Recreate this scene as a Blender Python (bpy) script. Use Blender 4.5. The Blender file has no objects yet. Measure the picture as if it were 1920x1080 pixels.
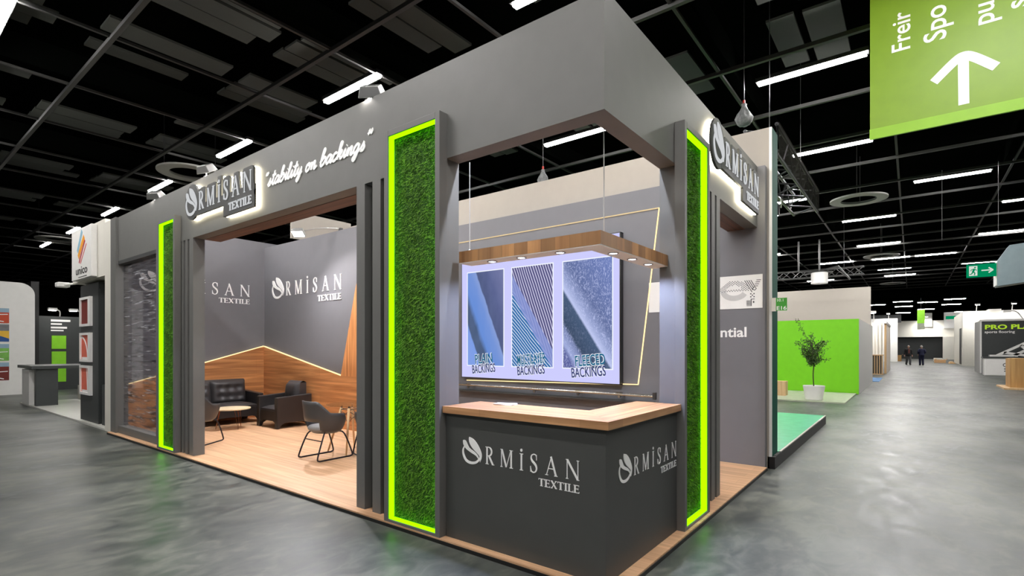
import bpy, bmesh, math, random
from mathutils import Vector, Matrix
random.seed(7)
scene = bpy.context.scene
COL = scene.collection
R = math.radians
PI = math.pi

# ------------------------------------------------------------------ camera
cam_d = bpy.data.cameras.new('camera')
cam = bpy.data.objects.new('camera', cam_d); COL.objects.link(cam)
cam_d.sensor_width = 36.0
cam_d.lens = 969.0 / 1920.0 * 36.0
cam_d.shift_y = 111.0 / 1920.0
cam_d.clip_start = 0.05; cam_d.clip_end = 400
cam.location = (-3.091, -1.614, 1.612)
FWD = Vector((0.79119521, 0.61156369, 0.0))
cam.rotation_euler = FWD.to_track_quat('-Z', 'Y').to_euler()
scene.camera = cam

# ------------------------------------------------------------------ world, exposure
world = bpy.data.worlds.new('hall_air'); scene.world = world
world.use_nodes = True
bg = world.node_tree.nodes['Background']
bg.inputs[0].default_value = (1.0, 0.98, 0.95, 1)
bg.inputs[1].default_value = 0.15
scene.view_settings.view_transform = 'Standard'
scene.view_settings.look = 'None'
scene.view_settings.gamma = 1
scene.view_settings.use_curve_mapping = False
scene.view_settings.exposure = 0.0
TUBE = 215.0          # radiance of the hall's ceiling tubes
CLIP = 420.0          # watts of a clip flood lamp over the lounge
DOWN = 52.0           # watts of one downlight in the pendant beam

# ------------------------------------------------------------------ materials
def lin(c):
    def f(v):
        v /= 255.0
        return v / 12.92 if v <= 0.04045 else ((v + 0.055) / 1.055) ** 2.4
    return (f(c[0]), f(c[1]), f(c[2]), 1.0)

class NT:
    def __init__(s, m):
        m.use_nodes = True
        s.t = m.node_tree; s.n = s.t.nodes; s.n.clear()
        s.out = s.n.new('ShaderNodeOutputMaterial')
    def add(s, typ, **kw):
        n = s.n.new('ShaderNode' + typ)
        for k, v in kw.items():
            if k.startswith('i_'):
                n.inputs[k[2:].replace('_', ' ')].default_value = v
            else:
                setattr(n, k, v)
        return n
    def l(s, a, b): s.t.links.new(a, b)
    def math(s, op, a, b=None, c=None):
        n = s.add('Math', operation=op)
        for i, v in enumerate((a, b, c)):
            if v is None: continue
            if isinstance(v, (int, float)): n.inputs[i].default_value = v
            else: s.l(v, n.inputs[i])
        return n.outputs[0]
    def ramp(s, fac, stops):
        n = s.add('ValToRGB'); e = n.color_ramp.elements
        e[0].position, e[0].color = stops[0][0], stops[0][1]
        e[1].position, e[1].color = stops[-1][0], stops[-1][1]
        for p, c in stops[1:-1]:
            q = e.new(p); q.color = c
        s.l(fac, n.inputs[0]); return n.outputs[0]
    def mix(s, fac, a, b, blend='MIX'):
        n = s.add('Mix', data_type='RGBA', blend_type=blend)
        for i, v in ((0, fac), (6, a), (7, b)):
            if isinstance(v, (int, float)): n.inputs[i].default_value = v
            elif isinstance(v, tuple): n.inputs[i].default_value = v
            else: s.l(v, n.inputs[i])
        return n.outputs[2]

def paint(name, rgb, rough=0.5, metal=0.0, spec=0.5, vary=0.05, bump=0.0, scale=6.0):
    m = bpy.data.materials.new(name); t = NT(m)
    p = t.add('BsdfPrincipled'); t.l(p.outputs[0], t.out.inputs[0])
    c = lin(rgb)
    tc = t.add('TexCoord'); no = t.add('TexNoise'); no.inputs['Scale'].default_value = scale; no.inputs['Detail'].default_value = 4
    t.l(tc.outputs['Object'], no.inputs['Vector'])
    a = tuple(max(0, v * (1 - vary)) for v in c[:3]) + (1,); b = tuple(min(1, v * (1 + vary)) for v in c[:3]) + (1,)
    t.l(t.ramp(no.outputs[0], [(0.3, a), (0.7, b)]), p.inputs['Base Color'])
    p.inputs['Roughness'].default_value = rough; p.inputs['Metallic'].default_value = metal
    p.inputs['Specular IOR Level'].default_value = spec
    if bump:
        bn = t.add('Bump'); bn.inputs['Strength'].default_value = bump; bn.inputs['Distance'].default_value = 0.01
        n2 = t.add('TexNoise'); n2.inputs['Scale'].default_value = scale * 20
        t.l(tc.outputs['Object'], n2.inputs['Vector']); t.l(n2.outputs[0], bn.inputs['Height']); t.l(bn.outputs[0], p.inputs['Normal'])
    return m

def emis(name, rgb, strength, linear=False):
    m = bpy.data.materials.new(name); t = NT(m)
    e = t.add('Emission'); e.inputs[0].default_value = (tuple(rgb) + (1,)) if linear else lin(rgb)
    e.inputs[1].default_value = strength
    t.l(e.outputs[0], t.out.inputs[0]); return m

def wood(name, c1, c2, along='Y', across='X', width=0.19, length=1.3, rough=0.4, seam=0.6, grain=1.0, offset=0.5, tone=0.25):
    m = bpy.data.materials.new(name); t = NT(m)
    p = t.add('BsdfPrincipled'); t.l(p.outputs[0], t.out.inputs[0])
    tc = t.add('TexCoord'); sp = t.add('SeparateXYZ'); t.l(tc.outputs['Object'], sp.inputs[0])
    ax = {'X': 0, 'Y': 1, 'Z': 2}; third = [k for k in 'XYZ' if k not in (along, across)][0]
    a, b, c = sp.outputs[ax[along]], sp.outputs[ax[across]], sp.outputs[ax[third]]
    cv = t.add('CombineXYZ'); t.l(a, cv.inputs[0]); t.l(b, cv.inputs[1])
    br = t.add('TexBrick'); t.l(cv.outputs[0], br.inputs['Vector'])
    br.offset = offset
    br.inputs['Scale'].default_value = 1.0; br.inputs['Brick Width'].default_value = length; br.inputs['Row Height'].default_value = width
    br.inputs['Mortar Size'].default_value = 0.0022; br.inputs['Mortar Smooth'].default_value = 0.3
    lo, hi = 1 - tone, 1 + tone * 0.3
    br.inputs['Color1'].default_value = (lo, lo, lo, 1); br.inputs['Color2'].default_value = (hi, hi, hi, 1); br.inputs['Mortar'].default_value = (1 - seam, 1 - seam, 1 - seam, 1)
    gv = t.add('CombineXYZ')
    t.l(t.math('MULTIPLY', a, 0.55 * grain), gv.inputs[0])
    row = t.math('FLOOR', t.math('DIVIDE', b, width))
    t.l(t.math('ADD', t.math('MULTIPLY', b, 11.0 * grain), t.math('MULTIPLY', row, 3.7)), gv.inputs[1])
    t.l(t.math('MULTIPLY', c, 9.0 * grain), gv.inputs[2])
    no = t.add('TexNoise'); no.inputs['Scale'].default_value = 1.6; no.inputs['Detail'].default_value = 7; no.inputs['Distortion'].default_value = 0.6
    t.l(gv.outputs[0], no.inputs['Vector'])
    c1l, c2l = lin(c1), lin(c2); mid = tuple((x + y) / 2 for x, y in zip(c1l, c2l))
    colr = t.ramp(no.outputs[0], [(0.28, c1l), (0.5, mid), (0.66, c2l)])
    t.l(t.mix(1.0, colr, br.outputs[0], 'MULTIPLY'), p.inputs['Base Color'])
    p.inputs['Roughness'].default_value = rough
    return m

M = {}
M['anthracite'] = paint('anthracite_paint', (104, 104, 101), 0.55, vary=0.03)
M['counter_grey'] = paint('counter_laminate', (72, 73, 71), 0.5, vary=0.03)
M['anthracite_dark'] = paint('dark_anthracite_paint', (62, 63, 62), 0.55, vary=0.03)  # darker anthracite for slot backings, window head, sign boards and shelf
M['lounge_grey'] = paint('warm_grey_wall', (111, 111, 115), 0.6, vary=0.02)
M['black'] = paint('matt_black', (22, 22, 22), 0.5)
M['white'] = paint('white_laminate', (238, 237, 233), 0.5, vary=0.02)
M['offwhite'] = paint('off_white_wall', (224, 221, 210), 0.6, vary=0.02)
M['cream'] = paint('cream_partition', (164, 157, 146), 0.6, vary=0.02)
M['lettering'] = paint('white_vinyl', (248, 248, 246), 0.5, vary=0.0)
M['lettering_grey'] = paint('brushed_white_letters', (222, 222, 218), 0.35, vary=0.02)
M['floor'] = None
M['laminate'] = wood('oak_laminate_floor', (196, 152, 114), (230, 186, 146), 'Y', 'X', 0.19, 1.28, 0.45, seam=0.3, tone=0.12)
M['walnut_wall'] = wood('orange_walnut_wall', (170, 108, 60), (236, 168, 108), 'Y', 'Z', 0.34, 2.6, 0.45, seam=0.35, grain=0.9, tone=0.22)
M['walnut_wall_x'] = wood('orange_walnut_wall_side', (170, 108, 60), (236, 168, 108), 'X', 'Z', 0.34, 2.6, 0.45, seam=0.35, grain=0.9, tone=0.22)
M['walnut_upright'] = wood('orange_walnut_upright', (170, 108, 60), (230, 162, 102), 'Z', 'Y', 0.2, 4, 0.45, seam=0.35, grain=0.9, tone=0.22)
M['counter_wood_y'] = wood('counter_top_wood', (150, 104, 66), (214, 164, 118), 'Y', 'X', 0.07, 0.9, 0.32, seam=0.25, tone=0.22)
M['counter_wood_x'] = wood('counter_top_wood_cross', (150, 104, 66), (214, 164, 118), 'X', 'Y', 0.07, 0.9, 0.32, seam=0.25, tone=0.22)
M['pendant_wood_y'] = wood('pendant_block_wood', (146, 100, 60), (206, 152, 98), 'Z', 'Y', 0.125, 3, 0.45, seam=0.35, grain=0.5, tone=0.42)
M['pendant_wood_x'] = wood('pendant_block_wood_cross', (146, 100, 60), (206, 152, 98), 'Z', 'X', 0.125, 3, 0.45, seam=0.35, grain=0.5, tone=0.42)
M['lintel_wood'] = wood('dark_walnut_lintel', (74, 46, 30), (122, 78, 50), 'Y', 'X', 0.3, 2.4, 0.5, seam=0.2)
M['lintel_wood_x'] = wood('dark_walnut_lintel_cross', (74, 46, 30), (122, 78, 50), 'X', 'Y', 0.3, 2.4, 0.5, seam=0.2)
M['pale_wood'] = wood('pale_birch', (196, 160, 112), (226, 194, 150), 'Z', 'X', 0.4, 4, 0.5, seam=0.1, tone=0.1)
M['osb'] = wood('plywood_box', (170, 128, 74), (206, 164, 104), 'Z', 'Y', 0.6, 4, 0.6, seam=0.1, grain=0.6, tone=0.1)
M['beech'] = paint('beech_leg', (214, 170, 124), 0.45)
M['table_cream'] = paint('cream_table_top', (226, 208, 172), 0.4, vary=0.02)
M['leather'] = paint('black_leather', (42, 40, 40), 0.42, bump=0.15)
M['leather_grey'] = paint('charcoal_leather', (58, 56, 57), 0.42, bump=0.15)
M['chair_shell'] = paint('graphite_chair_shell', (66, 65, 65), 0.4, bump=0.08)
M['seat_pad'] = paint('grey_seat_pad', (128, 128, 128), 0.6)
M['steel_dark'] = paint('graphite_steel', (52, 50, 58), 0.35, metal=0.7)
M['steel'] = paint('brushed_steel', (190, 186, 178), 0.25, metal=1.0)
M['alu'] = paint('aluminium', (176, 176, 174), 0.35, metal=0.9)
M['alu_dark'] = paint('dark_aluminium', (84, 84, 84), 0.4, metal=0.8)
M['truss_black'] = paint('black_truss', (44, 44, 46), 0.35, metal=0.6)
M['cable'] = paint('light_grey_cable', (190, 190, 188), 0.4)
M['copper'] = paint('copper_wire', (150, 92, 60), 0.3, metal=0.9)
M['lime_led'] = emis('lime_led', (0.19, 1.0, 0.0), 3.2, True)
M['warm_led'] = emis('warm_white_led', (1.0, 0.74, 0.36), 1.7, True)
M['warm_led_soft'] = emis('warm_white_led_line', (1.0, 0.76, 0.42), 0.95, True)
M['halo_led'] = emis('halo_led', (1.0, 0.9, 0.66), 22.0, True)
M['sign_face'] = emis('backlit_acrylic_letter', (0.86, 0.88, 0.90), 0.72, True)
M['tube'] = emis('fluorescent_tube', (1.0, 0.97, 0.95), TUBE, True)
M['lamp_glass'] = emis('flood_lamp_glass', (1.0, 0.95, 0.9), 40.0, True)
M['spot_glass'] = emis('downlight_glass', (0.8, 0.84, 1.0), 14.0, True)
M['lime_paint'] = paint('lime_green_wall', (118, 204, 0), 0.6, vary=0.03)
M['green_dark'] = paint('dark_green_edge', (18, 84, 68), 0.65, spec=0.15)
M['turquoise'] = paint('turquoise_floor', (92, 196, 158), 0.25, vary=0.06)
M['plinth_mat'] = paint('pale_mat', (176, 184, 160), 0.5, vary=0.1)
M['banner'] = paint('green_banner', (124, 160, 22), 0.45, vary=0.04)
M['banner_light'] = paint('green_banner_hem', (140, 190, 34), 0.45)
M['exit_green'] = emis('exit_sign_green', (0.0, 0.30, 0.12), 0.8, True)
M['exit_white'] = emis('exit_sign_white', (0.85, 0.95, 0.85), 0.75, True)
M['sign_green'] = paint('stand_number_green', (66, 158, 52), 0.5)
M['charcoal'] = paint('charcoal_panel', (54, 58, 58), 0.5)
M['lime_panel'] = paint('lime_card', (140, 220, 30), 0.5)
M['duct'] = paint('galvanised_duct', (120, 136, 142), 0.4, metal=0.3)
M['ring_white'] = paint('vent_ring', (150, 150, 144), 0.5)
M['hall_black'] = paint('hall_black', (8, 8, 8), 0.9, spec=0.1)
M['ceiling_panel'] = paint('ceiling_panel', (41, 44, 38), 0.8, vary=0.15, scale=1.2)
M['ceiling_black'] = paint('ceiling_black', (4, 5, 4), 1.0, spec=0.0)
M['grid_thin'] = paint('thin_grid_rail', (40, 40, 38), 0.6)
M['far_lime'] = paint('far_banner_cloth', (160, 240, 60), 0.6)
M['grid'] = paint('grid_rail', (44, 44, 42), 0.5)
M['leaf'] = paint('olive_leaf', (58, 84, 34), 0.5, vary=0.5, scale=30)
M['bark'] = paint('thin_bark', (58, 52, 36), 0.8)
M['soil'] = paint('soil', (46, 36, 28), 0.9)
M['moss'] = paint('moss_blades', (84, 132, 8), 0.7, vary=0.45, scale=14)
M['moss_back'] = paint('moss_base', (40, 84, 6), 0.9, vary=0.3, scale=20)
M['skin'] = paint('skin', (206, 160, 136), 0.6)
M['hair'] = paint('grey_hair', (176, 170, 162), 0.7)
M['coat_black'] = paint('black_coat', (28, 28, 30), 0.7)
M['trouser_grey'] = paint('grey_trousers', (92, 92, 94), 0.7)
M['navy'] = paint('navy_suit', (30, 34, 66), 0.7)
M['shirt'] = paint('rust_shirt', (120, 70, 60), 0.7)
M['cardboard'] = paint('cardboard', (190, 150, 108), 0.8)
M['blue_floor'] = paint('blue_carpet', (70, 120, 170), 0.7)
M['lime_text'] = emis('lime_sign_text', (0.55, 0.85, 0.05), 0.7, True)
M['red_track'] = paint('red_track_print', (200, 74, 40), 0.6, vary=0.1)
M['burgundy'] = paint('burgundy_print', (120, 40, 34), 0.6, vary=0.1)
M['coral'] = paint('coral_print', (226, 108, 84), 0.6, vary=0.08)
M['print_blue'] = paint('blue_print', (38, 84, 150), 0.6)
M['print_yellow'] = paint('yellow_print', (240, 190, 60), 0.6)
M['print_green'] = paint('green_print', (126, 190, 84), 0.6, vary=0.2)
M['print_grey'] = paint('grey_print', (126, 128, 130), 0.6, vary=0.25, scale=3)
M['print_sky'] = paint('sky_print', (150, 180, 200), 0.6)
M['light_blue'] = paint('light_blue_print', (140, 184, 206), 0.6)
M['orange'] = paint('orange_print', (238, 160, 50), 0.6)
M['crimson'] = paint('crimson_print', (184, 40, 60), 0.6)
M['pink'] = paint('pink_print', (226, 120, 120), 0.6)
M['text_black'] = paint('black_print', (40, 40, 40), 0.6)
M['hook_red'] = paint('red_hook', (200, 50, 40), 0.5)
M['bag'] = paint('grey_chain_bag', (120, 122, 122), 0.6, vary=0.4, scale=20, bump=0.6)

def floor_mat():
    m = bpy.data.materials.new('polished_concrete'); t = NT(m)
    p = t.add('BsdfPrincipled'); t.l(p.outputs[0], t.out.inputs[0])
    tc = t.add('TexCoord')
    n1 = t.add('TexNoise'); n1.inputs['Scale'].default_value = 0.55; n1.inputs['Detail'].default_value = 6; n1.inputs['Roughness'].default_value = 0.6
    mp = t.add('Mapping'); mp.inputs['Scale'].default_value = (1.0, 1.6, 1.0); mp.inputs['Rotation'].default_value = (0, 0, 0.5)
    t.l(tc.outputs['Object'], mp.inputs[0]); t.l(mp.outputs[0], n1.inputs['Vector'])
    n2 = t.add('TexNoise'); n2.inputs['Scale'].default_value = 3.2; n2.inputs['Detail'].default_value = 8; n2.inputs['Distortion'].default_value = 1.2
    t.l(mp.outputs[0], n2.inputs['Vector'])
    vo = t.add('TexVoronoi'); vo.inputs['Scale'].default_value = 0.8
    t.l(mp.outputs[0], vo.inputs['Vector'])
    a = t.math('ADD', t.math('MULTIPLY', n1.outputs[0], 0.55), t.math('MULTIPLY', n2.outputs[0], 0.45))
    c = t.ramp(a, [(0.41, lin((60, 65, 64))), (0.5, lin((84, 87, 83))), (0.59, lin((108, 110, 103)))])
    t.l(c, p.inputs['Base Color'])
    r = t.ramp(n2.outputs[0], [(0.3, (0.34, 0.34, 0.34, 1)), (0.7, (0.52, 0.52, 0.52, 1))])
    t.l(r, p.inputs['Roughness'])
    p.inputs['Specular IOR Level'].default_value = 0.3
    return m
M['floor'] = floor_mat()

def glass_mat(name, tint, streak=False, alpha=0.0):
    m = bpy.data.materials.new(name); t = NT(m)
    tr = t.add('BsdfTransparent'); gl = t.add('BsdfGlossy'); gl.inputs['Roughness'].default_value = 0.03
    tr.inputs[0].default_value = tint
    lw = t.add('LayerWeight'); lw.inputs[0].default_value = 0.5
    fr = t.math('ADD', t.math('MULTIPLY', t.math('POWER', lw.outputs[1], 5.0), 0.9), 0.045)
    mx = t.add('MixShader'); t.l(fr, mx.inputs[0]); t.l(tr.outputs[0], mx.inputs[1]); t.l(gl.outputs[0], mx.inputs[2])
    last = mx.outputs[0]
    if streak:  # pale and dark streaks painted in, standing for smeared reflections on the pane
        df = t.add('BsdfDiffuse')
        tc = t.add('TexCoord'); mp = t.add('Mapping'); mp.inputs['Scale'].default_value = (1, 1.3, 16.0)
        t.l(tc.outputs['Object'], mp.inputs[0])
        no = t.add('TexNoise'); no.inputs['Scale'].default_value = 1.4; no.inputs['Detail'].default_value = 3
        t.l(mp.outputs[0], no.inputs['Vector'])
        f = t.ramp(no.outputs[0], [(0.48, (0.0, 0.0, 0.0, 1)), (0.66, (0.5, 0.5, 0.5, 1))])
        n2 = t.add('TexNoise'); n2.inputs['Scale'].default_value = 2.6; n2.inputs['Detail'].default_value = 2; t.l(mp.outputs[0], n2.inputs['Vector'])
        t.l(t.ramp(n2.outputs[0], [(0.40, lin((40, 40, 42))), (0.52, lin((130, 128, 130))), (0.66, lin((210, 210, 214)))]), df.inputs[0])
        m2 = t.add('MixShader'); t.l(f, m2.inputs[0]); t.l(last, m2.inputs[1]); t.l(df.outputs[0], m2.inputs[2]); last = m2.outputs[0]
    t.l(last, t.out.inputs[0]); return m
M['glass'] = glass_mat('clear_glass', (0.9, 0.93, 0.92, 1))
M['glass_streak'] = glass_mat('streak_painted_glass', (0.82, 0.82, 0.84, 1), True)

# ------------------------------------------------------------------ geometry helpers
WL = {}                                        # world origin of every object built here
class MB:
    def __init__(s): s.v = []; s.f = []; s.m = []; s.mi = 0; s.step = 0.0; s.np = 0
    def add(s, vs, fs):
        o = len(s.v); s.v += [tuple(x) for x in vs]
        for f in fs: s.f.append([i + o for i in f]); s.m.append(s.mi)
        return s
    def box(s, x0, x1, y0, y1, z0, z1):
        v = [(x, y, z) for z in (z0, z1) for y in (y0, y1) for x in (x0, x1)]
        return s.add(v, [(0, 2, 3, 1), (4, 5, 7, 6), (0, 1, 5, 4), (2, 6, 7, 3), (0, 4, 6, 2), (1, 3, 7, 5)])
    def hexa(s, v8):                            # 4 bottom (ccw), 4 top
        return s.add(v8, [(3, 2, 1, 0), (4, 5, 6, 7), (0, 1, 5, 4), (1, 2, 6, 5), (2, 3, 7, 6), (3, 0, 4, 7)])
    def prism(s, poly, fr, d0, d1):             # polygon (u,v) on a frame, extruded along its normal
        d1 += s.step * s.np; s.np += 1          # overlapping strokes end at slightly different heights
        O, U, V, N = fr; n = len(poly)
        a = sum(poly[i][0] * poly[(i + 1) % n][1] - poly[(i + 1) % n][0] * poly[i][1] for i in range(n))
        if a < 0: poly = poly[::-1]
        P = lambda u, v, d: tuple(O[k] + u * U[k] + v * V[k] + d * N[k] for k in range(3))
        vs = [P(u, v, d0) for u, v in poly] + [P(u, v, d1) for u, v in poly]
        fs = [tuple(range(n))[::-1], tuple(range(n, 2 * n))] + [(i, (i + 1) % n, n + (i + 1) % n, n + i) for i in range(n)]
        return s.add(vs, fs)
    def tube(s, path, r, seg=8, caps=True, closed=False):
        P = [Vector(p) for p in path]; n = len(P); rs = r if isinstance(r, (list, tuple)) else [r] * n
        rings = []; ref = None
        for i in range(n):
            if closed: d = P[(i + 1) % n] - P[i - 1]
            else: d = P[min(i + 1, n - 1)] - P[max(i - 1, 0)]
            d.normalize()
            if ref is None:
                ref = Vector((0, 0, 1)) if abs(d.z) < 0.9 else Vector((1, 0, 0))
            a = ref - d * ref.dot(d)
            if a.length < 1e-5: a = d.orthogonal()
            a.normalize(); ref = a; b = d.cross(a)
            rings.append([P[i] + (a * math.cos(2 * PI * k / seg) + b * math.sin(2 * PI * k / seg)) * rs[i] for k in range(seg)])
        vs = [p for rg in rings for p in rg]; fs = []
        for i in range(n if closed else n - 1):
            j = (i + 1) % n
            for k in range(seg):
                fs.append((i * seg + k, i * seg + (k + 1) % seg, j * seg + (k + 1) % seg, j * seg + k))
        if caps and not closed: fs += [tuple(range(seg))[::-1], tuple((n - 1) * seg + k for k in range(seg))]
        return s.add(vs, fs)
    def lathe(s, prof, c=(0, 0, 0), seg=24, caps=True, wob=None):
        vs = []; n = len(prof)
        for i, (r, z) in enumerate(prof):
            for k in range(seg):
                a = 2 * PI * k / seg; rr = r * (1 + (wob(i, a) if wob else 0))
                vs.append((c[0] + rr * math.cos(a), c[1] + rr * math.sin(a), c[2] + z))
        fs = [(i * seg + k, i * seg + (k + 1) % seg, (i + 1) * seg + (k + 1) % seg, (i + 1) * seg + k) for i in range(n - 1) for k in range(seg)]
        if caps: fs += [tuple(range(seg))[::-1], tuple((n - 1) * seg + k for k in range(seg))]
        return s.add(vs, fs)
    def grid(s, nu, nv, fn):
        vs = [fn(i / nu, j / nv) for j in range(nv + 1) for i in range(nu + 1)]
        fs = [(j * (nu + 1) + i, j * (nu + 1) + i + 1, (j + 1) * (nu + 1) + i + 1, (j + 1) * (nu + 1) + i) for j in range(nv) for i in range(nu)]
        return s.add(vs, fs)
    def build(s, name, mat, parent=None, bevel=0, smooth=False, solid=0, sub=0, autos=False):
        off = WL.get(parent.name, (0, 0, 0)) if parent is not None else (0, 0, 0)
        me = bpy.data.meshes.new(name)
        me.from_pydata([(a - off[0], b - off[1], c - off[2]) for a, b, c in s.v], [], s.f)
        for mm in (mat if isinstance(mat, (list, tuple)) else [mat]): me.materials.append(mm)
        me.polygons.foreach_set('material_index', s.m)
        if smooth: me.polygons.foreach_set('use_smooth', [True] * len(s.f))
        me.update()
        o = bpy.data.objects.new(name, me); COL.objects.link(o)
        if parent is not None: o.parent = parent
        WL[o.name] = off
        if solid:
            md = o.modifiers.new('thickness', 'SOLIDIFY'); md.thickness = solid; md.offset = 0
        if bevel:
            md = o.modifiers.new('edge', 'BEVEL'); md.width = bevel; md.segments = 2; md.limit_method = 'ANGLE'; md.angle_limit = R(40)
        if sub:
            md = o.modifiers.new('smoothing', 'SUBSURF'); md.levels = sub; md.render_levels = sub
        if smooth and autos:
            me.set_sharp_from_angle(angle=R(40))
        return o

def thing(name, label, cat, loc=(0, 0, 0), group=None):
    o = bpy.data.objects.new(name, None); COL.objects.link(o); o.location = loc; o.empty_display_size = 0.1
    WL[o.name] = tuple(loc); o['label'] = label; o['category'] = cat
    if group: o['group'] = group
    return o
def tag(o, label, cat, group=None):
    o['label'] = label; o['category'] = cat
    if group: o['group'] = group
    return o
def struct(o):
    o['kind'] = 'structure'; return o
def copy_tree(o, parent=None):
    c = o.copy(); COL.objects.link(c); WL[c.name] = WL.get(o.name, (0, 0, 0))
    if parent is not None: c.parent = parent
    for ch in [k for k in bpy.data.objects if k.parent == o]: copy_tree(ch, c)
    return c
def place(o, loc, rz=0): o.location = loc; o.rotation_euler = (0, 0, rz); return o

FL = lambda x, y=0, z=0: ((x, y, z), (0, -1, 0), (0, 0, 1), (-1, 0, 0))     # on a face looking towards -X
FR = lambda y, x=0, z=0: ((x, y, z), (1, 0, 0), (0, 0, 1), (0, -1, 0))      # on a face looking towards -Y

def text_obj(name, s, height, fr, mat, parent=None, xs=1.0, ext=0.004, bold=0.0, align='LEFT', shear=0.0, rot=0.0, spacing=1.0, width=None):
    cu = bpy.data.curves.new(name, 'FONT'); cu.body = s; cu.size = 1.0; cu.align_x = align; cu.shear = shear
    cu.space_character = spacing; cu.offset = bold; cu.resolution_u = 4
    tmp = bpy.data.objects.new(name + '_tmp', cu); COL.objects.link(tmp)
    dg = bpy.context.evaluated_depsgraph_get(); me = bpy.data.meshes.new_from_object(tmp.evaluated_get(dg))
    bpy.data.objects.remove(tmp)
    vs = [tuple(v.co) for v in me.vertices]; fs = [tuple(p.vertices) for p in me.polygons]
    capz = 0.72; k = height / capz
    if width:
        w0 = max(v[0] for v in vs) - min(v[0] for v in vs); xs = width / (w0 * k)
    O, U, V, N = fr; mb = MB(); ca, sa = math.cos(rot), math.sin(rot)
    def P(x, y, d):
        u0, v0 = x * k * xs, y * k; u, v = u0 * ca - v0 * sa, u0 * sa + v0 * ca
        return tuple(O[i] + u * U[i] + v * V[i] + d * N[i] for i in range(3))
    front = [P(x, y, ext) for x, y, _ in vs]; mb.add(front, fs)
    n = len(vs); back = [P(x, y, 0.0) for x, y, _ in vs]; 
    # side walls along boundary edges
    cnt = {}
    for f in fs:
        for i in range(len(f)):
            e = (f[i], f[(i + 1) % len(f)]); cnt[tuple(sorted(e))] = cnt.get(tuple(sorted(e)), []) + [e]
    o0 = len(mb.v); mb.v += back
    for k2, es in cnt.items():
        if len(es) == 1:
            a, b = es[0]; mb.f.append([b, a, a + o0, b + o0]); mb.m.append(0)
    bpy.data.meshes.remove(me)
    return mb.build(name, mat, parent)

def arc(cx, cy, rx, ry, a0, a1, n=12):
    return [(cx + rx * math.cos(R(a0 + (a1 - a0) * i / n)), cy + ry * math.sin(R(a0 + (a1 - a0) * i / n))) for i in range(n + 1)]
def crv(pts, n=6):                               # Catmull-Rom through points
    q = [pts[0]] + list(pts) + [pts[-1]]; out = []
    for i in range(1, len(q) - 2):
        for k in range(n):
            t = k / n; r = []
            for d in range(len(pts[0])):
                a, b, c, e = q[i - 1][d], q[i][d], q[i + 1][d], q[i + 2][d]
                r.append(0.5 * (2 * b + (c - a) * t + (2 * a - 5 * b + 4 * c - e) * t * t + (3 * b - a - 3 * c + e) * t ** 3))
            out.append(tuple(r))
    out.append(tuple(pts[-1])); return out
def ribbon(pts, w):                              # list of quads following a line of varying width
    n = len(pts); ws = w if isinstance(w, (list, tuple)) else [w] * n; L = []; Rr = []
    for i in range(n):
        a = pts[max(i - 1, 0)]; b = pts[min(i + 1, n - 1)]; dx, dy = b[0] - a[0], b[1] - a[1]; l = math.hypot(dx, dy) or 1
        nx, ny = -dy / l * ws[i] / 2, dx / l * ws[i] / 2
        L.append((pts[i][0] + nx, pts[i][1] + ny)); Rr.append((pts[i][0] - nx, pts[i][1] - ny))
    return [[L[i], L[i + 1], Rr[i + 1], Rr[i]] for i in range(n - 1)]
def line(a, b, w):
    return ribbon([a, b], w)[0]
def rc(x0, x1, y0, y1): return [(x0, y0), (x1, y0), (x1, y1), (x0, y1)]

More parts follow.
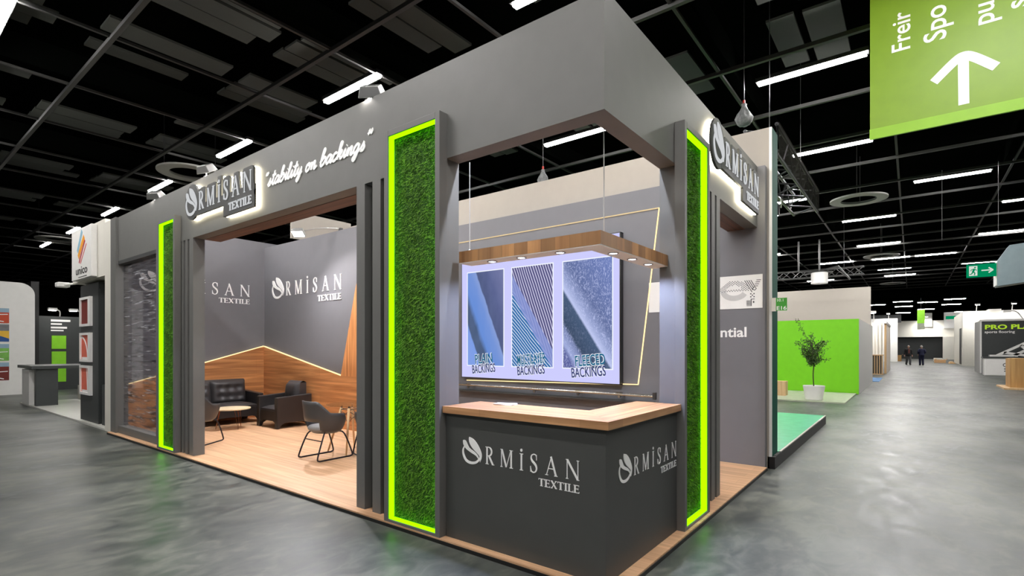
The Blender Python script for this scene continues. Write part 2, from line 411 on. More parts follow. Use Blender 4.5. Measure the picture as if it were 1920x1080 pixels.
# ------------------------------------------------------------------ serif capitals (height 1)
def serif(ch, TH=0.12, TN=0.05, SR=0.035):
    H = 1.0; P = []
    def stem(x, w, y0=0.0, y1=1.0, bs=True, ts=True, sw=0.075):
        P.append(rc(x - w / 2, x + w / 2, y0, y1))
        if bs: P.append(rc(x - w / 2 - sw, x + w / 2 + sw, y0, y0 + SR))
        if ts: P.append(rc(x - w / 2 - sw, x + w / 2 + sw, y1 - SR, y1))
    if ch == 'R':
        stem(0.16, TH); b = arc(0.30, 0.74, 0.26, 0.245, 90, -90, 14); w = [TN + (TH - TN) * math.sin(PI * i / 14) for i in range(15)]
        P.extend(ribbon([(0.2, 0.985)] + b + [(0.2, 0.495)], [TN] + w + [TN]))
        P.append(line((0.33, 0.5), (0.66, 0.02), TH)); P.append(rc(0.6, 0.78, 0, SR)); return P, 0.76
    if ch == 'M':
        stem(0.10, TN, sw=0.06); stem(0.90, TH)
        P.append(line((0.14, 0.98), (0.50, 0.03), TH)); P.append(line((0.50, 0.03), (0.87, 0.98), TN)); return P, 1.04
    if ch == 'I':
        if TH > 0.15: stem(0.2, TH); return P, 0.42
        stem(0.14, TH); return P, 0.28
    if ch == 'İ':
        stem(0.14, TH, 0, 0.92); P.append(arc(0.14, 1.1, 0.085, 0.085, 0, 330, 11)); return P, 0.28
    if ch == 'S':
        p = crv([(0.50, 0.80), (0.44, 0.94), (0.29, 0.985), (0.13, 0.91), (0.09, 0.76), (0.17, 0.62), (0.32, 0.51), (0.46, 0.38), (0.50, 0.22), (0.42, 0.07), (0.26, 0.015), (0.11, 0.07), (0.05, 0.23)], 4)
        n = len(p); w = [TN + (TH * 1.05 - TN) * math.exp(-((i / (n - 1) - 0.5) / 0.23) ** 2) for i in range(n)]
        P.extend(ribbon(p, w)); P.append(rc(0.485, 0.515, 0.68, 0.97)); P.append(rc(0.035, 0.065, 0.03, 0.33)); return P, 0.58
    if ch == 'A':
        P.append(line((0.12, 0.02), (0.47, 0.97), TN)); P.append(line((0.44, 1.0), (0.80, 0.02), TH)); P.append(rc(0.24, 0.66, 0.34, 0.34 + TN * 0.9))
        P.append(rc(0.02, 0.24, 0, SR)); P.append(rc(0.68, 0.92, 0, SR)); return P, 0.93
    if ch == 'N':
        stem(0.12, TN, sw=0.06); stem(0.86, TN, sw=0.06); P.append(line((0.13, 0.98), (0.85, 0.03), TH)); return P, 0.98
    if ch == 'T':
        stem(0.38, TH, ts=False); P.append(rc(0.03, 0.73, 1 - TN, 1)); P.append(rc(0.03, 0.065, 0.78, 1)); P.append(rc(0.695, 0.73, 0.78, 1)); return P, 0.76
    if ch == 'E':
        stem(0.16, TH); P.append(rc(0.16, 0.6, 1 - TN, 1)); P.append(rc(0.16, 0.52, 0.49, 0.49 + TN)); P.append(rc(0.16, 0.63, 0, TN))
        P.append(rc(0.565, 0.6, 0.8, 1)); P.append(rc(0.595, 0.63, 0, 0.22)); P.append(rc(0.49, 0.52, 0.4, 0.64)); return P, 0.68
    if ch == 'X':
        P.append(line((0.14, 0.98), (0.66, 0.02), TH)); P.append(line((0.64, 0.98), (0.14, 0.02), TN))
        for x, y in ((0.14, 1 - SR), (0.64, 1 - SR), (0.14, 0), (0.66, 0)): P.append(rc(x - 0.11, x + 0.11, y, y + SR))
        return P, 0.8
    if ch == 'L':
        stem(0.16, TH); P.append(rc(0.16, 0.6, 0, TN)); P.append(rc(0.565, 0.6, 0, 0.24)); return P, 0.64
    return [], 0.4

RING = crv([(0.10, 0.66), (0.03, 0.50), (0.06, 0.30), (0.20, 0.10), (0.44, 0.03), (0.70, 0.08), (0.88, 0.24), (0.95, 0.40)], 4)
RINGW = lambda n: [0.05 + 0.06 * math.sin(PI * (i / (n - 1))) for i in range(n)]
BIG = crv([(0.36, 1.07), (0.58, 1.00), (0.80, 0.80), (0.97, 0.52), (1.0, 0.34), (0.93, 0.14), (0.90, 0.12), (0.91, 0.26), (0.86, 0.38), (0.72, 0.49), (0.52, 0.64), (0.38, 0.82), (0.34, 0.98), (0.36, 1.07)], 3)[:-1]
SMALL = crv([(0.03, 0.90), (0.10, 0.92), (0.20, 0.87), (0.36, 0.63), (0.62, 0.50), (0.80, 0.36), (0.84, 0.22), (0.70, 0.35), (0.44, 0.45), (0.18, 0.58), (0.05, 0.74), (0.03, 0.90)], 3)[:-1]

def logo_layout(width, cap, sub=True):
    """polygons (emblem, letters, small word) of the wordmark; u from 0 to width, baseline v = 0"""
    fw = 0.19 * width; fh = cap * 1.55
    em = []
    T = lambda p: (p[0] * fw, -0.13 * cap + p[1] / 1.07 * fh)
    for q in ribbon(RING, RINGW(len(RING))): em.append([T(p) for p in q])
    em.append([T(p) for p in BIG]); em.append([T(p) for p in SMALL])
    word = 'RMİSAN'; gl = [serif(c) for c in word]; x0 = 0.222 * width; avail = width - x0
    tot = sum(a for _, a in gl); xs = 0.86; gap = (avail / (cap * xs) - tot) / 5
    L = []; boxes = []; x = 0
    for (ps, adv) in gl:
        L.append([[(x0 + (x + a) * cap * xs, b * cap) for a, b in p] for p in ps])
        boxes.append((x0 + x * cap * xs, x0 + (x + adv) * cap * xs)); x += adv + gap
    S = []
    if sub:
        h = cap * 0.40; w2 = 0.315 * width; gl = [serif(c, 0.17, 0.075, 0.07) for c in 'TEXTILE']; tot = sum(a for _, a in gl); k = w2 / (tot + 0.0)
        x = width - w2
        for ps, adv in gl:
            S.append([[(x + a * k, -0.64 * cap + b * h) for a, b in p] for p in ps])
            x += adv * k
    return em, L, S, boxes, fw, fh
def logo(parent, fr, width, cap, mat, d0=0.0, d1=0.004, names=('emblem', 'lettering', 'small_lettering'), sub=True):
    em, L, S, bx, fw, fh = logo_layout(width, cap, sub)
    b = MB(); b.step = 0.00004
    for p in em: b.prism(p, fr, d0, d1)
    b.build('emblem', mat, parent)
    for nm, gs in (('letter', L), ('small_letter', S)):
        for g in gs:
            b = MB(); b.step = 0.00008
            for p in g: b.prism(p, fr, d0, d1)
            b.build(nm, mat, parent)
    return bx, fw, fh
def scrim_mat():
    m = bpy.data.materials.new('black_mesh_scrim'); t = NT(m)
    tr = t.add('BsdfTransparent'); df = t.add('BsdfDiffuse'); df.inputs[0].default_value = lin((40, 40, 36)); mx = t.add('MixShader'); mx.inputs[0].default_value = 0.55
    t.l(tr.outputs[0], mx.inputs[1]); t.l(df.outputs[0], mx.inputs[2]); t.l(mx.outputs[0], t.out.inputs[0]); return m
M['scrim'] = scrim_mat()
# ================================================================== the hall
XA, XB, YA, YB = -16, 112, -24, 48
struct(MB().box(XA, XB, YA, YB, -0.3, 0.0).build('floor', M['floor']))
ceil = struct(MB().box(XA, XB, YA, YB, 7.4, 7.6).build('ceiling', M['ceiling_black']))
struct(MB().box(XB, XB + 0.3, YA, YB, 0, 7.4).build('wall_far', M['hall_black']))
struct(MB().box(XA, XB, YB, YB + 0.3, 0, 7.4).build('wall_left', M['hall_black']))
struct(MB().box(XA, XB, YA - 0.3, YA, 0, 7.4).build('wall_right', M['hall_black']))
g = MB()
x = -0.74 - 2.1 * 7
while x < 46:
    g.box(x - 0.03, x + 0.03, YA, YB, 6.0, 6.06); x += 2.1
struct(g.build('trim_1', M['grid']))
g = MB(); y = 0.85 - 2.2 * 11
while y < YB:
    g.box(XA, 46, y - 0.022, y + 0.022, 6.04, 6.08); y += 2.2
struct(g.build('trim_5', M['grid_thin']))
pn = MB(); rr = random.Random(3)
for i in range(-7, 4):
    for j in range(-8, 16):
        x0 = -0.74 + 2.1 * i; y0 = 0.85 + 2.2 * j
        for k, (a, b) in enumerate(((0.55, 1.05), (1.15, 1.55), (1.6, 1.95))):
            if rr.random() < 0.12: continue
            pn.box(x0 + 0.12, x0 + 2.1 - 0.12 - 0.5 * rr.random(), y0 + a, y0 + b - 0.02, 6.62 + 0.03 * k, 6.66 + 0.03 * k)
struct(pn.build('trim_2', M['ceiling_panel']))
b = MB()
for j in range(-4, 10):
    b.box(XA, 46, 0.85 + 2.2 * j * 2 - 0.16, 0.85 + 2.2 * j * 2 + 0.16, 6.12, 6.55)
struct(b.build('trim_3', M['ceiling_black']))
struct(MB().box(46, 47, YA, YB, 5.36, 7.4).build('trim_4', M['ceiling_black']))      # bulkhead between the two hall bays

# ================================================================== the exhibition stand
H = 4.0; HB = 3.195; T = 0.155; PZ = 0.04
st = thing('exhibition_stand', 'dark grey corner exhibition stand with timber floor, tall fascia and open lounge', 'exhibition stand', (0, 0, 0))
pf = MB().box(-0.095, 4.30, -0.12, 10.2, 0.006, PZ).build('platform', M['laminate'], st)
ed = MB(); ed.box(-0.103, -0.095, -0.128, 10.2, 0, PZ - 0.012); ed.box(-0.103, 4.30, -0.128, -0.12, 0, PZ - 0.012)
ed.build('edge_trim', M['black'], pf)
fa = MB()
fa.box(0, T, 0, 10.2, HB, H); fa.box(T, 4.32, 0, T, HB, H)
fa.build('fascia', M['anthracite'], st)
def pillar(x0, x1, y0, y1, name='pillar', mat='anthracite', z1=HB):
    return MB().box(x0, x1, y0, y1, PZ, z1).build(name, M[mat], st)
# front side: corner pillar behind the moss frame, fins and opening posts
pillar(0, T, 1.475, 2.27)
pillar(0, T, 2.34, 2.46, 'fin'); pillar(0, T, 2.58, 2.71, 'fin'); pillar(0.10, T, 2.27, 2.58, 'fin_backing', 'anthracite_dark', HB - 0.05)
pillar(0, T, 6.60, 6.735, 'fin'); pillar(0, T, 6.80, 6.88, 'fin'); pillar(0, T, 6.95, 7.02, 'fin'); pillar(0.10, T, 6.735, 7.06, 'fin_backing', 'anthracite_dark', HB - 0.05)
pillar(0, T, 7.06, 8.05)
pillar(-0.04, T, 9.93, 10.22, 'end_post', 'anthracite', H)
# glazed bay: sill, head, glass
MB().box(0.0, T, 8.05, 9.93, PZ, 0.17).build('sill', M['anthracite'], st)
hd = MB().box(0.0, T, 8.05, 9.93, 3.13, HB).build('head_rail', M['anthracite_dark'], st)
MB().box(0.085, 0.095, 8.05, 9.93, 0.17, 3.13).build('window_pane', M['glass_streak'], st)
# right side
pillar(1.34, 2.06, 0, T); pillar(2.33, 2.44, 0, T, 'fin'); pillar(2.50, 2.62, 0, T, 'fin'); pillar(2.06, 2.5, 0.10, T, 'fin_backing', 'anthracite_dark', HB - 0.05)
# timber soffits above both openings
MB().box(T, 0.375, 2.71, 6.60, HB - 0.004, HB + 0.06).build('lintel', M['lintel_wood'], st)
MB().box(2.62, 4.30, T, 0.375, HB - 0.004, HB + 0.06).build('lintel', M['lintel_wood_x'], st)
# walls
bw = MB().box(4.30, 4.40, -0.095, 10.2, 0, H).build('back_wall', M['lounge_grey'], st)
MB().box(0, 4.30, 10.1, 10.2, 0, H).build('end_wall', M['lounge_grey'], st)
lw = MB().box(2.80, 2.86, 6.55, 10.1, PZ, 3.88).build('lounge_wall', M['lounge_grey'], st)
MB().box(2.86, 4.30, 6.55, 6.61, PZ, 3.88).build('store_wall', M['lounge_grey'], st)
# walnut cladding with glowing edges
c = MB(); fr = FL(2.80, 0, 0)
c.prism([(-10.1, PZ), (-6.55, PZ), (-6.55, 1.06), (-7.09, 1.06), (-10.1, 1.63)], fr, 0, 0.03)
c.build('timber_cladding', M['walnut_wall'], st)
c = MB(); c.prism([(-7.09, 1.06), (-6.55, 1.06), (-6.55, 2.9), (-6.62, 2.72)], fr, 0, 0.03)
c.build('timber_cladding', M['walnut_upright'], st)
c = MB(); fr2 = FR(10.1)
c.prism([(0.16, PZ), (2.77, PZ), (2.77, 1.63), (0.16, 0.90)], fr2, 0, 0.03)
c.build('timber_cladding', M['walnut_wall_x'], st)
l = MB(); l.prism(line((-10.07, 1.632), (-7.09, 1.068), 0.016), fr, 0.0, 0.032); l.build('led_line', M['warm_led'], st)
l = MB(); l.prism(line((0.16, 0.908), (2.77, 1.637), 0.016), fr2, 0.0, 0.032); l.build('led_line', M['warm_led'], st)
l = MB(); l.box(2.775, 2.80, 6.535, 6.55, 0.1, 2.9); l.build('led_line', M['warm_led'], st)
# led line on the back wall behind the counter
fb = FL(4.30)
for a, b2 in (((-5.6, 3.655), (-1.34, 3.675)), ((-1.34, 3.675), (-1.67, 1.045)), ((-1.67, 1.045), (-1.93, 1.04)), ((-5.2, 0.975), (-1.95, 1.035))):
    l = MB(); l.prism(line(a, b2, 0.013), fb, 0.0, 0.016); l.build('led_line', M['warm_led_soft' if a[1] > 3 and b2[1] > 3 else 'warm_led'], st)

# ---- words and emblems fixed to the walls
w = thing('wall_logo', 'white wordmark with flame emblem on grey lounge wall above walnut cladding', 'logo', (2.80, 8.4, 2.85))
logo(w, FL(2.80, 9.735, 2.735), 2.64, 0.30, M['lettering'], 0.0, 0.012)
w = thing('wall_logo', 'white wordmark on the lounge end wall, half hidden by the opening post', 'logo', (1.4, 10.1, 2.85))
logo(w, FR(10.1, 0.38, 2.735), 2.09, 0.255, M['lettering'], 0.0, 0.012)

def halo_sign(name, label, fr, width, cap, loc):
    w = thing(name, label, 'sign', loc)
    em, L, S, bx, fw, fh = logo_layout(width, cap)
    m = 0.05; O, U, V, N = fr
    bd = MB(); hl = MB(); bd.step = 0.0004
    def slab(poly): 
        bd.prism(poly, fr, 0.045, 0.07)
        cx = sum(p[0] for p in poly) / len(poly); cy = sum(p[1] for p in poly) / len(poly)
        hl.prism([(cx + (p[0] - cx) * 0.985, cy + (p[1] - cy) * 0.985) for p in poly], fr, 0.014, 0.036)
    e = [(fw * 0.5 + (fw * 0.5 + m) * math.cos(2 * PI * i / 20) , fh * 0.37 + (fh * 0.52 + m) * math.sin(2 * PI * i / 20) * (1.04 if i < 10 else 0.96)) for i in range(20)]
    slab(e)
    kinds = 'RMISAN'
    for k, (a, b) in zip(kinds, bx):
        if k == 'A': slab([(a - m * 0.5, -m), (b + m * 0.5, -m), (b + m * 0.2, cap * 0.3), ((a + b) / 2 + m * 1.1, cap + m), ((a + b) / 2 - m * 1.1, cap + m), (a - m * 0.2, cap * 0.3)])
        elif k == 'I': slab([(a - m * 0.5, -m), (b + m * 0.5, -m), (b + m * 0.5, cap * 1.18 + m), (a - m * 0.5, cap * 1.18 + m)])
        else: slab([(a - m * 0.7, -m), (b + m * 0.7, -m), (b + m * 0.7, cap + m * 0.4), (b, cap + m), (a, cap + m), (a - m * 0.7, cap + m * 0.4)])
    slab([(fw * 0.8, -m * 1.2), (width + m, -m * 1.2), (width + m, cap * 0.3), (fw * 0.8, cap * 0.3)])
    slab([(width * 0.615 - m * 0.4, -0.64 * cap - m), (width + m, -0.64 * cap - m), (width + m, 0.0), (width * 0.615 - m * 0.4, 0.0)])
    bd.build('backing_board', M['anthracite_dark'], w)
    hl.build('halo_light', M['halo_led'], w)
    logo(w, fr, width, cap, M['sign_face'], 0.074, 0.082)
    return w
halo_sign('illuminated_sign', 'backlit wordmark sign on the long fascia above the lounge opening', FL(0.0, 6.64, 3.515), 1.95, 0.25, (0, 5.6, 3.5))
halo_sign('illuminated_sign', 'backlit wordmark sign on the short right fascia beside the narrow moss panel', FR(0.0, 2.14, 3.515), 1.87, 0.25, (3.1, 0, 3.5))

# brush-script slogan, drawn as round-ended strokes
SCR = {
 's': ([[(0.0, 0.05), (0.14, 0.3), (0.22, 0.52), (0.2, 0.4), (0.28, 0.18), (0.2, 0.0), (0.05, 0.04)]], 0.34),
 't': ([[(0.0, 0.1), (0.12, 0.4), (0.2, 1.0), (0.14, 0.35), (0.14, 0.05), (0.24, 0.02), (0.36, 0.2)], [(0.02, 0.66), (0.36, 0.7)]], 0.32),
 'a': ([[(0.36, 0.44), (0.2, 0.52), (0.04, 0.3), (0.06, 0.05), (0.18, 0.02), (0.32, 0.25), (0.38, 0.5), (0.33, 0.15), (0.38, 0.0), (0.5, 0.16)]], 0.46),
 'b': ([[(0.0, 0.2), (0.2, 0.75), (0.24, 1.0), (0.15, 1.02), (0.07, 0.5), (0.06, 0.06), (0.2, 0.0), (0.36, 0.2), (0.36, 0.44), (0.26, 0.5), (0.12, 0.3)]], 0.44),
 'i': ([[(0.0, 0.16), (0.12, 0.5), (0.09, 0.12), (0.15, 0.0), (0.28, 0.16)], [(0.17, 0.68), (0.19, 0.72)]], 0.25),
 'l': ([[(0.0, 0.16), (0.18, 0.75), (0.2, 1.02), (0.11, 1.0), (0.07, 0.5), (0.08, 0.06), (0.16, 0.0), (0.28, 0.16)]], 0.25),
 'y': ([[(0.0, 0.2), (0.1, 0.5), (0.08, 0.15), (0.16, 0.03), (0.28, 0.2), (0.36, 0.5), (0.3, -0.1), (0.18, -0.42), (0.06, -0.34), (0.2, -0.1), (0.44, 0.14)]], 0.42),
 'o': ([[(0.26, 0.5), (0.08, 0.4), (0.04, 0.12), (0.16, 0.0), (0.3, 0.14), (0.32, 0.4), (0.22, 0.5), (0.24, 0.38), (0.44, 0.44)]], 0.4),
 'n': ([[(0.0, 0.2), (0.1, 0.5), (0.08, 0.0), (0.16, 0.34), (0.3, 0.5), (0.32, 0.3), (0.3, 0.06), (0.38, 0.0), (0.5, 0.16)]], 0.46),
 'c': ([[(0.3, 0.4), (0.22, 0.51), (0.08, 0.4), (0.03, 0.15), (0.12, 0.01), (0.26, 0.05), (0.38, 0.18)]], 0.35),
 'k': ([[(0.0, 0.16), (0.2, 0.75), (0.22, 1.02), (0.13, 1.0), (0.08, 0.5), (0.05, 0.0)], [(0.07, 0.2), (0.24, 0.5), (0.32, 0.44), (0.22, 0.28), (0.1, 0.24), (0.22, 0.18), (0.28, 0.0), (0.44, 0.14)]], 0.42),
 'g': ([[(0.34, 0.44), (0.2, 0.52), (0.04, 0.3), (0.07, 0.05), (0.2, 0.03), (0.32, 0.25), (0.36, 0.5), (0.3, -0.1), (0.18, -0.42), (0.05, -0.34), (0.2, -0.1), (0.46, 0.14)]], 0.44),
 '“': ([[(0.1, 1.02), (0.02, 0.88), (0.05, 0.78)], [(0.24, 1.02), (0.16, 0.88), (0.19, 0.78)]], 0.3),
 '”': ([[(0.06, 1.12), (0.12, 1.0), (0.04, 0.84)], [(0.22, 1.12), (0.28, 1.0), (0.2, 0.84)]], 0.3),
}
def script(s, fr, width, hgt, mat, parent, name):
    x = 0; glyphs = []
    for ch in s:
        if ch == ' ': x += 0.3; continue
        st_, adv = SCR[ch]
        glyphs.append([[(x + a + 0.22 * b, b) for a, b in p] for p in st_]); x += adv
    k = width / x
    for g in glyphs:
        mb = MB(); mb.step = 0.00006
        for p in g:
            for z in ribbon(crv([(a * k, b * hgt) for a, b in p], 4), 0.03): mb.prism(z, fr, 0.0, 0.008)
        mb.build(name, mat, parent)
w = thing('slogan_lettering', 'white handwritten style slogan lettering on the long fascia', 'lettering', (0, 3.5, 3.55))
script('“stability on backings”', FL(0.0, 4.52, 3.525), 2.02, 0.155, M['lettering'], w, 'script_letter')

# ================================================================== moss panels
def moss_panel(label, fr, w, h, seed):
    """frame proud of the wall, lime led strips round the reveal, moss bed on the back"""
    O = fr[0]
    t = thing('moss_panel', label, 'plant wall', O, 'lime lit moss panels')
    e = 0.055; d = 0.09; f = MB()
    z0 = 0.0
    f.prism(rc(0, e, z0, h), fr, -0.0, d); f.prism(rc(w - e, w, z0, h), fr, -0.0, d)
    f.prism(rc(e, w - e, z0, z0 + 0.065), fr, 0.0, d); f.prism(rc(e, w - e, h - e, h), fr, 0.0, d)
    f.build('frame', M['anthracite'], t, bevel=0.003)
    a0, a1, b0, b1 = e, w - e, 0.065, h - e
    s = 0.006
    for q in (rc(a0, a0 + s, b0, b1), rc(a1 - s, a1, b0, b1), rc(a0 + s, a1 - s, b0, b0 + s), rc(a0 + s, a1 - s, b1 - s, b1)):
        m = MB(); m.prism(q, fr, 0.022, d - 0.012); m.build('led_strip', M['lime_led'], t)
    m = MB(); U, V, N = fr[1:]; rg = random.Random(seed)
    m.prism(rc(a0 + s, a1 - s, b0 + s, b1 - s), fr, 0.002, 0.010)
    P = lambda u, v, k: tuple(O[i] + u * U[i] + v * V[i] + k * N[i] for i in range(3))
    m.mi = 1
    n = int(17000 * (w * h) / 2.3)
    for _ in range(n):
        u = rg.uniform(a0 + 0.012, a1 - 0.012); v = rg.uniform(b0 + 0.012, b1 - 0.012); an = rg.uniform(0, 2 * PI); ll = rg.uniform(0.012, 0.026); ww = rg.uniform(0.003, 0.006)
        du, dv = math.cos(an), math.sin(an) - 0.35; k = rg.uniform(0.014, 0.034)
        tu = min(max(u + du * ll, a0 + 0.008), a1 - 0.008); tv = min(max(v + dv * ll, b0 + 0.008), b1 - 0.008)
        m.add([P(u - dv * ww, v + du * ww, 0.008), P(u + dv * ww, v - du * ww, 0.008), P(tu, tv, k)], [(0, 1, 2)])
    m.build('moss', [M['moss_back'], M['moss']], t)
    return t
moss_panel('tall lime lit moss panel on the long front beside the counter', ((0, 2.175, 0), (0, -1, 0), (0, 0, 1), (-1, 0, 0)), 0.715, 3.565, 1)
moss_panel('tall lime lit moss panel left of the lounge opening beside the glazed bay', ((0, 7.735, 0), (0, -1, 0), (0, 0, 1), (-1, 0, 0)), 0.70, 3.58, 2)
moss_panel('tall lime lit moss panel on the short right front beside the counter', ((1.285, 0, 0), (1, 0, 0), (0, 0, 1), (0, -1, 0)), 0.69, 3.55, 3)
# ================================================================== reception counter
ct = thing('reception_counter', 'L shaped dark grey reception counter with oak top at the stand corner', 'counter', (0.6, 0.6, 0))
b = MB(); b.box(-0.02, 0.36, -0.02, 1.45, PZ, 1.07); b.box(0.36, 1.28, -0.02, 0.30, PZ, 1.07)
b.build('body', M['counter_grey'], ct)
tp = MB(); tp.prism([(-0.06, -0.06), (0.415, 0.345), (0.415, 1.455), (-0.06, 1.455)], ((0, 0, 0), (1, 0, 0), (0, 1, 0), (0, 0, 1)), 1.0705, 1.1257)
tp.build('counter_top', M['counter_wood_y'], ct)
tp = MB(); tp.prism([(-0.06, -0.06), (1.278, -0.06), (1.278, 0.345), (0.415, 0.345)], ((0, 0, 0), (1, 0, 0), (0, 1, 0), (0, 0, 1)), 1.0705, 1.1257)
tp.build('counter_top', M['counter_wood_x'], ct)
logo(ct, FL(-0.02, 1.265, 0.70), 1.09, 0.136, M['lettering'], 0.0, 0.003)
logo(ct, FR(-0.02, 0.172, 0.682), 1.095, 0.130, M['lettering'], 0.0, 0.003)
nb = thing('paper_stack', 'small white paper pile near the inner edge of the counter top', 'papers', (0.33, 1.1, 1.1257))
p = MB()
for k in range(4): 
    a = 0.1 * k; c_, s_ = math.cos(a), math.sin(a)
    q = [(0.33 + u * c_ - v * s_, 1.1 + u * s_ + v * c_) for u, v in ((-.05, -.09), (.05, -.09), (.05, .09), (-.05, .09))]
    p.prism(q, ((0, 0, 0), (1, 0, 0), (0, 1, 0), (0, 0, 1)), 1.1257 + 0.003 * k, 1.1287 + 0.003 * k)
p.build('sheets', M['white'], nb)

# ================================================================== pendant beam
pd = thing('pendant_light', 'L shaped wooden block beam with downlights hanging above the counter', 'pendant lamp', (0.1, 0.08, 2.32))
a = MB(); a.prism([(0.10, 0.08), (0.26, 0.24), (0.26, 1.42), (0.10, 1.42)], ((0, 0, 0), (1, 0, 0), (0, 1, 0), (0, 0, 1)), 2.325, 2.42); a.build('beam', M['pendant_wood_y'], pd)
a = MB(); a.prism([(0.10, 0.08), (1.375, 0.08), (1.375, 0.24), (0.26, 0.24)], ((0, 0, 0), (1, 0, 0), (0, 1, 0), (0, 0, 1)), 2.325, 2.42); a.build('beam', M['pendant_wood_x'], pd)
a = MB(); a.prism([(0.102, 0.082), (1.373, 0.082), (1.373, 0.238), (0.258, 0.238), (0.258, 1.418), (0.102, 1.418)], ((0, 0, 0), (1, 0, 0), (0, 1, 0), (0, 0, 1)), 2.319, 2.325); a.build('underside', M['white'], pd)
for (x, y) in ((0.18, 1.12), (0.18, 0.82), (0.18, 0.46), (0.45, 0.16), (0.78, 0.16), (1.10, 0.16)):
    d = MB(); d.lathe([(0.030, 2.314), (0.042, 2.314), (0.042, 2.319), (0.030, 2.319)], (x, y, 0), 20, caps=False); dl = d.build('downlight', M['alu'], pd)
    MB().lathe([(0.001, 2.3165), (0.03, 2.3165)], (x, y, 0), 20, caps=True).build('lens', M['spot_glass'], dl)
    L = bpy.data.lights.new('downlight_beam', 'SPOT'); L.energy = DOWN; L.color = (0.56, 0.63, 1.0); L.spot_size = R(150); L.spot_blend = 0.8; L.shadow_soft_size = 0.03
    lo = bpy.data.objects.new('downlight_beam', L); COL.objects.link(lo); lo.location = (x, y, 2.308)
for (x, y, z0, z1) in ((0.19, 1.38, 2.42, HB), (0.30, 0.16, 2.42, 6.0)):
    w_ = MB(); w_.tube([(x, y, z0), (x, y, z1)], 0.004, 6); w_.lathe([(0.02, z0), (0.02, z0 + 0.01), (0.006, z0 + 0.03)], (x, y, 0), 10)
    w_.build('suspension_cable', M['cable'], pd)

# ================================================================== lightbox
lb = thing('lightbox', 'large backlit display with three fabric pictures on wall behind the counter', 'lightbox', (4.30, 3.6, 1.0))
y0, y1, z0, z1 = 1.92, 5.26, 1.03, 3.385
m = MB(); fx = FL(4.30, 0, 0)
for q in (rc(-y1, -y1 + 0.015, z0, z1), rc(-y0 - 0.015, -y0, z0, z1), rc(-y1, -y0, z0, z0 + 0.015), rc(-y1, -y0, z1 - 0.015, z1)): m.prism(q, fx, 0.0, 0.10)
m.build('box_frame', M['alu_dark'], lb)
def glow_print(name, build):
    mt = bpy.data.materials.new(name); t = NT(mt); e = t.add('Emission'); t.l(e.outputs[0], t.out.inputs[0])
    tc = t.add('TexCoord'); sp = t.add('SeparateXYZ'); t.l(tc.outputs['Generated'], sp.inputs[0])
    u = t.math('SUBTRACT', 1.0, sp.outputs[1]); v = sp.outputs[2]
    c_ = build(t, u, v, tc); t.l(c_, e.inputs[0]); e.inputs[1].default_value = 1.0; return mt
BR = lambda c, k=1.0: tuple(x * k for x in lin(c)[:3]) + (1,)
face = emis('lightbox_fabric', (206, 206, 254), 1.0)
MB().prism(rc(-y1 + 0.012, -y0 - 0.012, z0 + 0.012, z1 - 0.012), fx, 0.085, 0.095).build('light_face', face, lb)
def plain(t, u, v, tc):
    n = t.add('TexNoise'); n.inputs['Scale'].default_value = 5; n.inputs['Detail'].default_value = 6; t.l(tc.outputs['Generated'], n.inputs['Vector'])
    d = t.math('DIVIDE', t.math('ADD', v, t.math('MULTIPLY', u, 1.17)), 2.2)          # diagonal folds
    d2 = t.math('ADD', d, t.math('MULTIPLY', t.math('SUBTRACT', n.outputs[0], 0.5), 0.05))
    a_ = t.ramp(d2, [(0.0, BR((128, 160, 232))), (0.19, BR((124, 158, 232))), (0.21, BR((66, 84, 112))), (0.31, BR((66, 86, 118))), (0.37, BR((98, 140, 216))), (0.50, BR((112, 146, 216))), (0.57, BR((134, 158, 216))), (0.585, BR((74, 84, 122))), (0.75, BR((84, 92, 136))), (1.0, BR((120, 124, 166)))])
    return t.mix(t.math('MULTIPLY', n.outputs[0], 0.2), a_, BR((150, 166, 216)))
def multi(t, u, v, tc):
    n = t.add('TexNoise'); n.inputs['Scale'].default_value = 3; t.l(tc.outputs['Generated'], n.inputs['Vector'])
    wb_ = t.math('MULTIPLY', t.math('SUBTRACT', n.outputs[0], 0.5), 0.035)
    d = t.math('ADD', v, t.math('MULTIPLY', u, 0.76))
    up = t.math('GREATER_THAN', d, 0.80)
    s1 = t.math('SINE', t.math('MULTIPLY', t.math('ADD', t.math('ADD', u, t.math('MULTIPLY', v, 0.75)), wb_), 105.0))
    s2 = t.math('SINE', t.math('MULTIPLY', t.math('ADD', t.math('ADD', v, t.math('MULTIPLY', u, 0.52)), wb_), 165.0))
    c1 = t.ramp(s1, [(0.2, BR((92, 90, 132))), (0.6, BR((128, 132, 186))), (0.97, BR((240, 236, 255)))])
    c2 = t.ramp(s2, [(0.2, BR((54, 112, 168))), (0.6, BR((118, 152, 214))), (0.97, BR((244, 244, 255)))])
    mix = t.mix(up, c2, c1)
    band = t.math('MULTIPLY', t.math('GREATER_THAN', d, 0.74), t.math('LESS_THAN', d, 0.93))
    return t.mix(t.math('MULTIPLY', band, 0.85), mix, BR((138, 152, 214)))
